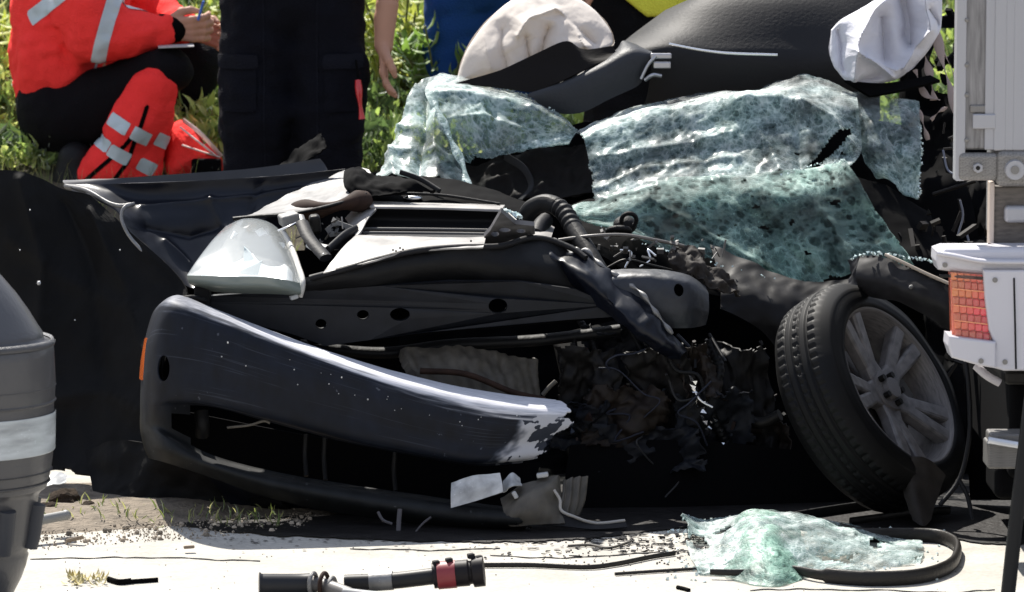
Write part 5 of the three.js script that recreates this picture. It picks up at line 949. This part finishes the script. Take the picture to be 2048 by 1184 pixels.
leafyPlant('leafy weed between the crouching and the standing person', 425, 120, -4.75, .5, 8, .16, [.36, .42, .07]);
leafyPlant('bright feathery weed beside the hanging hand', 800, 60, -4.7, .55, 10, .2, [.40, .44, .08]);
leafyPlant('broad green weed between the hand and the blue trousers', 880, 130, -4.4, .42, 10, .18, [.18, .30, .05]);

// ------------------------------------------------------------------ traffic drum at the left, close to the camera
{
  const z = .9, ax = -72, s = (10 - z) / F, c = P(ax, 900, z), gy = 0, Y = y => P(ax, y, z).y;
  const o = thing('traffic_drum', 'grey plastic traffic drum with white reflective band at the left edge', 'traffic drum', V(c.x, 0, z));
  const prof = [[0, 505], [20, 508], [48, 522], [80, 552], [110, 588], [134, 622], [152, 652], [160, 664], [163, 672], [163, 678], [176, 682], [183, 694], [184, 710], [186, 760], [184, 798], [182, 802], [182, 818], [183, 824], [181, 898], [179, 902], [178, 916], [175, 935], [172, 950], [166, 972], [163, 976], [158, 978], [150, 988], [142, 1030], [136, 1068], [133, 1082], [128, 1096], [124, 1104], [127, 1110], [122, 1130], [112, 1156], [96, 1186], [84, 1210]];
  const lathe = (pr, k = 0) => new THREE.LatheGeometry(pr.map(([r, y]) => new THREE.Vector2((r + k) * s, Y(y))).reverse(), 96).translate(c.x, 0, z);
  const grey = std([.052, .052, .056], .42, { bumpMap: rep(grainT, .1), bumpScale: .0006, clearcoat: .15 });
  prof.push([84, 1236], [0, 1236]);
  part('drum_body', o, lathe(prof), grey);
  part('reflective_band', o, lathe([[183.5, 822], [184.5, 824], [182.5, 897], [181, 899]], 1.2), std([.62, .68, .72], .4, { map: rep(dirtT, .5), clearcoat: .3 }));
  part('drum_seam', o, lathe([[176, 680], [181, 676], [186, 684], [184, 690]], .5), grey);
  for (const y of [770, 800]) part('drum_rib', o, lathe([[183, y - 4], [187, y], [183, y + 4]]), grey);
  for (const y of [938, 962]) part('drum_rib', o, lathe([[172, y - 3], [178 - (y - 938) * .2, y], [168, y + 3]]), grey);
  for (let k = 0; k < 9; k++) { const a = k / 9 * 6.283 + .72, R0 = 147 * s, sn = Math.sin(a), cs = Math.cos(a);
    part('drum_slot', o, tube([[1004, 149], [1034, 143], [1064, 138], [1090, 131]].map(([y, r]) => V(c.x + sn * r * s, Y(y), z + cs * r * s)), .022, { flat: 1, seg: 12 }), std([.05, .052, .058], .5)); }
}
// ------------------------------------------------------------------ rescue truck at the right edge
{
  const z = .55, o = thing('truck', 'white truck corner with silver body rails and orange tail light at the right edge', 'truck', V(P(2300, 900, z).x, 0, z));
  const alu = std([.34, .335, .345], .42, { metalness: .25, map: rep(dirtT, .6) }), aluLight = std([.36, .36, .38], .4, { metalness: .2 }), steel = std([.33, .32, .31], .5, { metalness: .3, map: rep(dirtT, .3) });
  part('body_side', o, [pbox(1990, -420, 2700, 470, z - .06, .08, .01), pbox(2110, -420, 2700, 470, z - .14, .9, .01)], alu);
  part('corner_rail', o, pbox(1922, -420, 1988, 300, z, .06, .008), alu);
  part('rail_edge', o, pbox(1920, -420, 1930, 362, z + .008, .06, .003), aluLight);
  part('rail_edge', o, pbox(1978, -420, 1990, 300, z + .008, .03, .003), aluLight);
  for (const [a, b] of [[1996, 2012], [2018, 2028], [2034, 2060]]) part('rail_rib', o, pbox(a, -420, b, 302, z + .012, .04, .005), aluLight);
  part('cross_piece', o, pbox(1946, 228, 1992, 258, z + .014, .04, .004), aluLight);
  part('cross_piece', o, pbox(1940, 210, 1990, 226, z + .006, .04, .004), steel);
  const hinge = part('hinge_plate', o, [pbox(1918, 306, 1998, 362, z + .016, .03, .012), pbox(1994, 302, 2080, 374, z + .022, .03, .02)], steel);
  for (const [x, y, r] of [[1956, 336, .011], [2030, 340, .022]]) {
    part('bolt', hinge, new THREE.CylinderGeometry(r, r * 1.1, .016, r > .02 ? 28 : 6).rotateX(Math.PI / 2).translate(...P(x, y, z + .028).toArray()), aluLight);
    part('bolt_hole', hinge, new THREE.CylinderGeometry(r * .45, r * .45, .006, 18).rotateX(Math.PI / 2).translate(...P(x, y, z + .0365).toArray()), r > .02 ? steel : M.darkMetal);
  }
  part('lower_panel', o, pbox(1984, 372, 2500, 500, z - .01, .06, .006), std([.16, .14, .125], .6, { map: rep(dirtT, .25) }));
  part('panel_edge', o, pbox(1980, 364, 1988, 494, z, .05, .003), std([.5, .42, .36], .5));
  part('cross_piece', o, pbox(2010, 412, 2090, 446, z + .012, .04, .01), aluLight);
  part('base_bead', o, ptube([[1976, 490, z + .03], [2020, 498, z + .05], [2080, 502, z + .05]], .005), M.rust);
  // white corner with the lamp let in
  const zc = z + .14;
  const corner = part('corner_guard', o, [
    slabPlate([[1873, 502], [1890, 496], [2300, 494], [2300, 552], [1965, 552], [1920, 547], [1878, 541], [1872, 522]], zc - .02, .13, .018),
    slabPlate([[1966, 540], [2300, 540], [2300, 742], [2008, 742], [1980, 734], [1990, 690], [1978, 660], [1970, 600]], zc, .16, .006),
    slabPlate([[1898, 672], [1992, 684], [1992, 737], [1960, 732], [1904, 716], [1896, 692]], zc + .012, .11, .006)], M.white);
  part('guard_ridge', corner, ptube([[1874, 506, zc - .018], [1910, 512, zc - .012], [1962, 522, zc - .008], [2080, 524, zc - .006]], .012, { flat: .5 }), M.white);
  const lamp = new THREE.Group(); lamp.name = 'tail_light'; o.add(lamp);
  part('lamp_back', lamp, plate([[1900, 544], [1968, 550], [1984, 686], [1904, 674]], zc - .024, .04), std([.7, .12, .05], .3, { clearcoat: 1 }));
  const top = (x) => 544 + (x - 1900) * .09, bot = x => 672 + (x - 1900) * .14;
  for (let r = 0; r < 8; r++) for (let q = 0; q < 5; q++) {
    const xa = 1902 + r * 1.1, xb = 1967 + r * 1.9, x0 = xa + (xb - xa) * (q / 5), x1 = xa + (xb - xa) * ((q + 1) / 5), m = (x0 + x1) / 2;
    const y0 = top(m) + (bot(m) - top(m)) * (r / 8), y1 = top(m) + (bot(m) - top(m)) * ((r + 1) / 8), f = clamp(.15 + q / 5 * .75 + (r > 2 ? .15 : -.1) + rr(-.16, .16));
    part('lens_cell', lamp, pbox(x0 + .1, y0 + .1, x1 - .1, y1 - .1, zc - .014, .012, .004), std([.62 + .2 * f, .20 * (1 - f) ** 1.3 + .010, .03 + .03 * f].map(k => k * (r % 2 ? .72 : 1)), .15, { clearcoat: 1, clearcoatRoughness: .05 }));
  }
  for (const r of [2.05, 4.1, 6.0]) { const y = a => top(a) + (bot(a) - top(a)) * r / 8; part('lens_ridge', lamp, ptube([[1903 + r, y(1903), zc - .008], [1970 + r * 1.6, y(1972), zc - .008]], .0016), std([.85, .30, .12], .25, { clearcoat: 1 })); }
  part('lens_cover', lamp, plate([[1899, 543], [1969, 549], [1985, 687], [1903, 675]], zc - .006, .003), std([1, .5, .4], .05, { transparent: true, opacity: .06, clearcoat: 1 }));
  part('guard_seam', corner, ptube([[2028, 556, zc + .001], [2030, 640, zc + .001], [2032, 738, zc + .001]], .0022), M.dash);
  for (const [x, y] of [[1990, 560], [2010, 724], [1962, 722], [1890, 530]]) part('guard_screw', corner, new THREE.CylinderGeometry(.006, .006, .004, 14).rotateX(1.5708).translate(...P(x, y, zc + (x < 1980 && y > 600 ? .013 : x < 1900 ? -.019 : .001)).toArray()), steel);
  part('rubber_strip', o, ptube([[1880, 552, zc - .03], [1900, 552, zc - .02], [1970, 557, zc - .01]], .004), M.rubber);
  for (const y of [40, 130, 190, 280]) part('rail_rivet', o, new THREE.SphereGeometry(.0055, 12, 8).scale(1, 1, .5).translate(...P(1934, y, z + .009).toArray()), steel);
  part('under_guard', o, pbox(2010, 742, 2500, 770, zc - .06, .3, .01), M.darkMetal);
  part('bracket_arm', o, ptube([[1952, 732, zc - .1], [1975, 752, zc - .08], [2000, 766, zc - .08]], .01), std([.4, .38, .4], .5));
  part('step', o, [pbox(1976, 886, 2500, 938, z + .2, .1, .006), pbox(1980, 868, 2500, 888, z + .19, .09, .006)], std([.2, .195, .19], .5, { metalness: .3, map: rep(dirtT, .2) }));
  part('step_edge', o, ptube([[1976, 880, z + .21], [2010, 886, z + .21], [2060, 894, z + .21]], .008), std([.6, .62, .66], .3, { metalness: .4 }));
  part('chassis', o, [pbox(2020, 760, 2700, 960, z - .1, .9, .02), pbox(1990, 930, 2040, 1000, z - .15, .2, .02)], M.black);
  const wc = P(2480, 900, z - .2); wc.y = .40;
  part('tyre', o, new THREE.TorusGeometry(.30, .10, 20, 48).scale(1, 1, 1.2).translate(wc.x, wc.y, wc.z), M.tyre);
  part('rim', o, new THREE.CylinderGeometry(.22, .22, .16, 32).rotateX(Math.PI / 2).translate(wc.x, wc.y, wc.z), steel);
}
{ const a = G(2012, 1225, 0), o = thing('pole', 'black slanted pole standing in front of the truck at the right edge', 'pole', a);
  part('shaft', o, tube([a, P(2030, 1060, a.z - .02), P(2052, 880, a.z - .04), P(2075, 700, a.z - .06)], .0165, { seg: 30, rad: 16 }), std([.012, .012, .012], .4));
  part('foot', o, new THREE.CylinderGeometry(.02, .026, .03, 20).translate(a.x, .015, a.z), M.rubber); }

// ------------------------------------------------------------------ things on the road
{ // broken side glass inside its rubber seal
  const o = thing('broken_window', 'crumpled sheet of broken green glass lying in its black rubber seal', 'broken glass', G(1620, 1110));
  const g = (x, y, up) => { const p = G(x, y, 0); return [x, y - up, p.z]; };
  M.glassGreen = M.glassGround.clone(); M.glassGreen.color.setRGB(.70, .95, .80);
  part('glass_sheet', o, sheet([
    [g(1366, 1052, 18), g(1420, 1050, 14), g(1500, 1050, 18), g(1580, 1050, 16), g(1680, 1060, 10), g(1760, 1078, 10), g(1840, 1086, 6)],
    [g(1362, 1076, 40), g(1420, 1080, 16), g(1500, 1082, 46), g(1580, 1082, 50), g(1680, 1086, 30), g(1760, 1092, 12), g(1845, 1098, 6)],
    [g(1376, 1110, 12), g(1430, 1114, 18), g(1510, 1118, 72), g(1570, 1122, 56), g(1680, 1118, 24), g(1770, 1112, 10), g(1848, 1110, 6)],
    [g(1392, 1140, 4), g(1450, 1142, 12), g(1520, 1146, 44), g(1580, 1150, 16), g(1680, 1138, 6), g(1770, 1128, 6), g(1844, 1120, 6)],
    [g(1400, 1152, 3), g(1460, 1154, 4), g(1530, 1166, 3), g(1590, 1160, 3), g(1680, 1146, 3), g(1770, 1138, 3), g(1840, 1130, 3)]],
    { nu: 90, nv: 50, vary: 9, thick: .004, crumple: .006, freq: 7, crease: .016, keep: (u, v) => noise(u * 9, v * 9, 2) + (Math.min(u, 1 - u, v, 1 - v) < .05 ? -.4 + 2 * rnd() * .2 : 0) > -.42 && !(Math.hypot((u - .1) * 6, (v - .42) * 3.4) < .3) }), M.glassGround);
  part('glass_fold', o, sheet([
    [g(1478, 1064, 34), g(1506, 1062, 44), g(1550, 1064, 40), g(1590, 1068, 20)], [g(1466, 1090, 36), g(1504, 1092, 66), g(1556, 1094, 58), g(1604, 1096, 20)],
    [g(1454, 1124, 20), g(1502, 1130, 62), g(1552, 1134, 60), g(1610, 1128, 14)], [g(1448, 1150, 4), g(1506, 1160, 30), g(1556, 1166, 26), g(1606, 1152, 4)], [g(1452, 1158, 2), g(1510, 1172, 3), g(1560, 1174, 3), g(1604, 1160, 2)]],
    { nu: 50, nv: 50, vary: 4, thick: .004, crumple: .004, freq: 9, crease: .008 }), M.glassGreen);
  const ring = [[1420, 1150], [1500, 1152], [1580, 1146], [1640, 1156], [1740, 1164], [1830, 1160], [1892, 1142], [1914, 1114], [1906, 1090], [1870, 1078], [1800, 1076], [1730, 1076], [1680, 1066]].map(([x, y]) => { const p = G(x, y + 8, 0); p.y = .017; return p; });
  part('rubber_seal', o, tube(ring, u => u < .22 ? .007 + .006 * u / .22 : .0185, { seg: 140, rad: 14, flat: .55 }), M.seal);
  const cr2 = []; for (let i = 0; i < 200; i++) { const p = G(rr(1330, 1900), rr(1050, 1165), 0); const s = rr(.003, .008); cr2.push(new THREE.TetrahedronGeometry(s).rotateX(rr(0, 6)).rotateZ(rr(0, 6)).translate(p.x, s * .4, p.z)); }
  part('glass_crumbs', o, cr2, std([.7, .8, .77], .15, { clearcoat: 1 }), undefined, 'stuff');
}
{ // hose with couplings
  const o = thing('hose', 'grey hose with rusty clamps and a red-banded coupling on the road', 'hose', G(740, 1195));
  const z = G(740, 1192, 0).z, r = (px) => px * (10 - z) / F;
  part('pipe', o, ptube([[690, 1166, z], [780, 1162, z + .01], [870, 1152, z + .02]], r(17), { rad: 20 }), std([.02, .02, .021], .45));
  part('pipe_sleeve', o, ptube([[740, 1164, z + .004], [786, 1161, z + .01]], r(19.5), { rad: 20, seg: 6 }), M.greyMetal);
  part('coupling', o, ptube([[866, 1152, z + .02], [880, 1150, z + .02], [930, 1146, z + .024], [968, 1142, z + .026]], u => r(u < .08 ? 26 : u > .78 ? 31 : u > .7 ? 24 : 27), { rad: 24, seg: 60 }), std([.012, .010, .011], .5));
  part('red_band', o, ptube([[876, 1151, z + .021], [912, 1148, z + .023]], r(28.5), { rad: 24, seg: 6 }), std([.22, .025, .03], .45), 'dark red band of the coupling');
  for (const [x, y] of [[872, 1126], [898, 1121], [942, 1112], [958, 1116]]) part('coupling_lug', o, box(.016, .012, .016, P(x, y, z + .026), [0, .3, .1], .003), M.dash);
  part('end_cap', o, ptube([[518, 1168, z + .03], [600, 1168, z + .02], [622, 1167, z + .02]], u => r(u < .04 ? 24 : 21), { rad: 22 }), std([.02, .021, .024], .4));
  part('elbow', o, ptube([[606, 1168, z + .02], [640, 1170, z + .02], [668, 1178, z + .05], [700, 1190, z + .09]], r(15), { rad: 18 }), std([.22, .21, .2], .5, { map: M.greyMetal.map }));
  for (const [x, y, k] of [[626, 1167, 25], [648, 1170, 28], [664, 1176, 25]]) part('clamp', o, new THREE.TorusGeometry(r(k - 4), r(4.5), 10, 30).rotateY(1.25).translate(...P(x, y, z + .03).toArray()), x === 648 ? M.rust : M.greyMetal);
  part('hose_tail', o, ptube([[690, 1186, z + .09], [740, 1192, z + .14], [820, 1198, z + .2], [940, 1206, z + .28]], r(11), { rad: 16 }), std([.16, .165, .175], .5));
}
const onRoad = (list, h) => list.map(([x, y]) => { const p = G(x, y, 0); p.y = h; return p; });
single('cable', 'thin black cable on the road right of the red-banded coupling', 'cable', tube(onRoad([[968, 1136], [1060, 1136], [1180, 1140], [1230, 1134], [1310, 1118], [1350, 1112]], .007), .006, { seg: 60, flat: .6 }), M.seal, G(1160, 1138));
single('cable', 'thin dark cable that runs under the broken green glass', 'cable', tube(onRoad([[1230, 1152], [1320, 1146], [1390, 1142], [1440, 1140]], .005), .004, { seg: 30 }), M.seal, G(1320, 1146));
single('trim_strip', 'dark trim strip lying under the wheel behind the broken glass', 'trim strip', tube(onRoad([[1560, 1050], [1640, 1036], [1720, 1024], [1812, 1012]], .014), .014, { seg: 40, flat: .4 }), M.blackPlastic, G(1690, 1030));
single('trim_strip', 'grey trim strip by the broken glass below the wheel stub', 'trim strip', tube(onRoad([[1700, 1052], [1760, 1044], [1830, 1034], [1900, 1030]], .012), .010, { seg: 40, flat: .4 }), M.darkMetal, G(1800, 1040));
single('twig', 'thin twig at the shadow edge in front of the torn bumper corner', 'twig', tube(onRoad([[1136, 1096], [1180, 1094], [1215, 1100], [1260, 1088]], .005), .0035, { seg: 30 }), M.beige, G(1190, 1096));
single('leaf_clump', 'small yellowish leaf clump on the road near the traffic drum', 'leaves', (() => { const a = []; for (let i = 0; i < 60; i++) { const p = G(rr(135, 205), rr(1158, 1174), 0); a.push(leafGeo(.004, rr(.012, .03)).rotateX(rr(.6, 1.8)).rotateY(rr(0, 6)).translate(p.x, rr(.001, .012), p.z)); } return a; })(), std([.42, .36, .16], .8), G(170, 1166));
single('rubber_scrap', 'flat black rubber scrap on the road beside the yellow leaves', 'scrap', [tube(onRoad([[216, 1164], [240, 1170], [262, 1168]], .006), .008, { flat: .5 }), tube(onRoad([[262, 1168], [290, 1166], [316, 1164]], .005), .006, { flat: .5 })], M.black, G(260, 1167));
single('rubber_scrap', 'tiny black rubber scrap on the bright road at the bottom', 'scrap', tube(onRoad([[1355, 1178], [1368, 1181], [1378, 1184]], .004), .005), M.black, G(1366, 1180));
// earth and gravel spill at the left, with small litter
struct('verge', (() => { const g = new THREE.PlaneGeometry(1, 1, 120, 50), q = g.attributes.position, u = g.attributes.uv; for (let i = 0; i < q.count; i++) { const x = -1.9 + (q.getX(i) + .5) * 1.7, z = -.75 + (.5 - q.getY(i)) * 1.0, e = smooth(-1.7, -.35, x) * .4, f = .16 - e + .06 * fbm(x * 5, 1, 2); q.setXYZ(i, x, .03 * smooth(f, f - .3, z) + .006 * fbm(x * 14, z * 14, 3) - .006 - .02 * smooth(-.5, -.25, x), z); u.setXY(i, x, z); } g.computeVertexNormals(); return g; })(), std([.27, .225, .175], .95, { map: rep(dirtT, .25), bumpMap: rep(grainT, .1), bumpScale: .006 }));
// shade under the wreck painted on the road as a dark film with a ragged edge
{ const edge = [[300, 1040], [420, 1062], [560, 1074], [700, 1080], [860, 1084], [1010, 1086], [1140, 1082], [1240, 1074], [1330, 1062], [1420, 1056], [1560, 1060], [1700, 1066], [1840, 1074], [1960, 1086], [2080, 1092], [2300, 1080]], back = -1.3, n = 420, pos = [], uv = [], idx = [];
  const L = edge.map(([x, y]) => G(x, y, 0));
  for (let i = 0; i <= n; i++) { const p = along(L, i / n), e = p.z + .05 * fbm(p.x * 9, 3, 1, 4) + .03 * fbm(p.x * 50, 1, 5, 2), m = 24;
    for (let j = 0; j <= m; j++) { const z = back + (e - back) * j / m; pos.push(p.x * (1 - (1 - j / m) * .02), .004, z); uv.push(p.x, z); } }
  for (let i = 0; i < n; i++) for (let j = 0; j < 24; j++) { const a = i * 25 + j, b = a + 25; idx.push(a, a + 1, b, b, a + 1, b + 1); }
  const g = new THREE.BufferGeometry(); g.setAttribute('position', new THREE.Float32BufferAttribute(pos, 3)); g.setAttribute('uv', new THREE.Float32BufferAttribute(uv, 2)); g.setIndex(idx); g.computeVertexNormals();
  struct('painted_shade', g, std([.022, .020, .020], .55, { map: rep(dirtT, .35), bumpMap: rep(grainT, .2), bumpScale: .003, specularIntensity: .4 })); }
stuffLeaves('dark_specks', 260, new THREE.CircleGeometry(1, 7).rotateX(-1.5708), () => { const x = rr(420, 1400), p = G(x, 1078 + Math.abs(rr(-1, 1) * rr(0, 1)) * 38, 0), s = rr(.001, .007) * rr(.3, 1.2); p.y = .003; return { p, e: [0, rr(0, 6), 0], s, c: tint([.05, .045, .042], rr(.6, 2)) }; }, std([1, 1, 1], .8));  // dark specks scattered past the edge of the painted shade
// flat dark shards of trim and paint along the shadow edge, and hairline cracks in the road
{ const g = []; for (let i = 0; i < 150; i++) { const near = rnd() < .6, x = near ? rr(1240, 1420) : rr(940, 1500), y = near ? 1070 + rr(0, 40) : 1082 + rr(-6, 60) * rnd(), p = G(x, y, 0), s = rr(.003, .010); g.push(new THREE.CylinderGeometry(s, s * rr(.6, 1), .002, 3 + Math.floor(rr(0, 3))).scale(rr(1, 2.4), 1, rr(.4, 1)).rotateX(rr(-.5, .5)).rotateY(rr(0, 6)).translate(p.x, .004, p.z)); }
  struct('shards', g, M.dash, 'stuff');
  const c = []; for (const L of [[[980, 1112], [1100, 1118], [1230, 1112], [1320, 1104]], [[60, 1120], [300, 1116], [520, 1124]], [[1500, 1182], [1680, 1180], [1880, 1186], [1990, 1182]], [[700, 1098], [860, 1102], [1000, 1098]]]) { const P0 = L.map(([x, y]) => { const p = G(x, y, 0); p.y = .0015; return p; }), q = []; for (let k = 0; k <= 30; k++) { const p = along(P0, k / 30); p.z += .02 * noise(p.x * 20, 1, p.z); q.push(p); } c.push(tube(q, u => .0012 + .0012 * Math.abs(Math.sin(u * 23)), { seg: 120, rad: 5, flat: .4 })); }
  struct('road_crack', c, std([.10, .095, .085], .9), 'stuff'); }
const stone = new THREE.IcosahedronGeometry(1, 0);
stuffLeaves('gravel', 3400, stone, () => { const k = rnd() ** 1.6, x = rr(30, 620), y = 1012 + k * 92 * (1 - x / 1400), p = G(x, y, 0), s = rr(.0006, .003) * (rnd() < .08 ? 3 : 1); p.y = s * .3 + .010 * (1 - k); const t = rr(.3, 1.25); return { p, e: [rr(0, 6), rr(0, 6), rr(0, 6)], s, c: [.34 * t, .285 * t, .22 * t] }; }, std([1, 1, 1], .9));
stuffLeaves('road_chips', 420, stone, i => { const right = i % 3, x = right ? rr(1120, 1420) : rr(60, 2000), y = right ? 1062 + rr(0, 1) ** 1.3 * 70 : rr(1085, 1184), p = G(x, y, 0), s = rr(.0008, right ? .003 : .002); p.y = s * .5; const t = rr(.1, .6); return { p, e: [rr(0, 6), rr(0, 6), rr(0, 6)], s, c: [.25 * t, .22 * t, .2 * t] }; }, std([1, 1, 1], .9));
stuffLeaves('verge_grass', 130, leafGeo(.0025, .05), () => { const x = rr(60, 560), p = G(x, rr(1005, 1040) + x * .03, .012); return { p, e: [rr(-.9, .9), rr(0, 6.3), rr(-.9, .9)], s: rr(.3, 1), c: tint(leafCols[pick([0, 1, 3, 4])], rr(.8, 1.3)) }; });
const lit = (name, label, cat, list, mat) => { const b = G(...list[0]); single(name, label, cat, list[1], mat, b); };
{ const lump = (x, y, s, sy) => { const g = new THREE.IcosahedronGeometry(s, 4), q = g.attributes.position; for (let k = 0; k < q.count; k++) { const v = V(q.getX(k), q.getY(k), q.getZ(k)), f = 1 + .55 * fbm(v.x / s * 1.3 + x, v.y / s * 1.3, v.z / s * 1.3, 4); v.multiplyScalar(f); q.setXYZ(k, v.x, v.y * sy, v.z); } g.computeVertexNormals(); const b = G(x, y, .01); return [g.translate(b.x, .01 + s * sy * .5, b.z), b]; };
  const earth = std([.085, .06, .042], .95, { map: rep(dirtT, .1), bumpMap: rep(grainT, .06), bumpScale: .004 });
  for (const [x, y, s, sy, l] of [[128, 1010, .04, .7, 'largest brown clod of earth behind the traffic drum'], [178, 1020, .022, .7, 'small brown clod just right of the largest clod'], [96, 1022, .026, .6, 'small clod half hidden behind the traffic drum']]) { const [g, b] = lump(x, y, s, sy); single('earth_clod', l, 'clod', g, earth, b, 'earth clods behind the drum'); } }
single('paper_scrap', 'white crumpled paper scrap behind the traffic drum', 'paper', sheet([[[88, 958, -.12], [112, 944, -.14], [134, 952, -.15]], [[84, 974, -.08], [110, 968, -.08], [132, 962, -.1]]], { nu: 12, nv: 8, thick: .002, crumple: .006, freq: 20 }), M.plateWhite, P(110, 980, -.1));
single('pipe_stub', 'short grey pipe stub on the gravel beside the traffic drum', 'pipe', [rod(P(62, 1044, .06), P(132, 1030, 0), .013, .012), new THREE.SphereGeometry(.013, 14, 10).translate(...P(132, 1030, 0).toArray())], std([.2, .2, .19], .5), P(100, 1040, .03));
for (const [x, y, w, l] of [[250, 1012, 60, 'pale wood chip on the shadowed verge beneath the bumper corner'], [290, 1022, 44, 'tan wood chip just right of the pale chip on the verge'], [150, 1078, 40, 'brown bark chip on sunlit gravel near the drum foot'], [378, 1094, 24, 'small grey chip at the sunlit edge of the gravel']])
  single('wood_chip', l, 'wood chip', box(w * 1.1e-3, .008, .016, G(x, y, .014), [rr(-.3, .3), rr(-.5, .5), rr(-.2, .2)], .003), std([.36, .28, .2], .8, { map: rep(dirtT, .1) }), G(x, y, 0));

renderer.render(scene, camera);
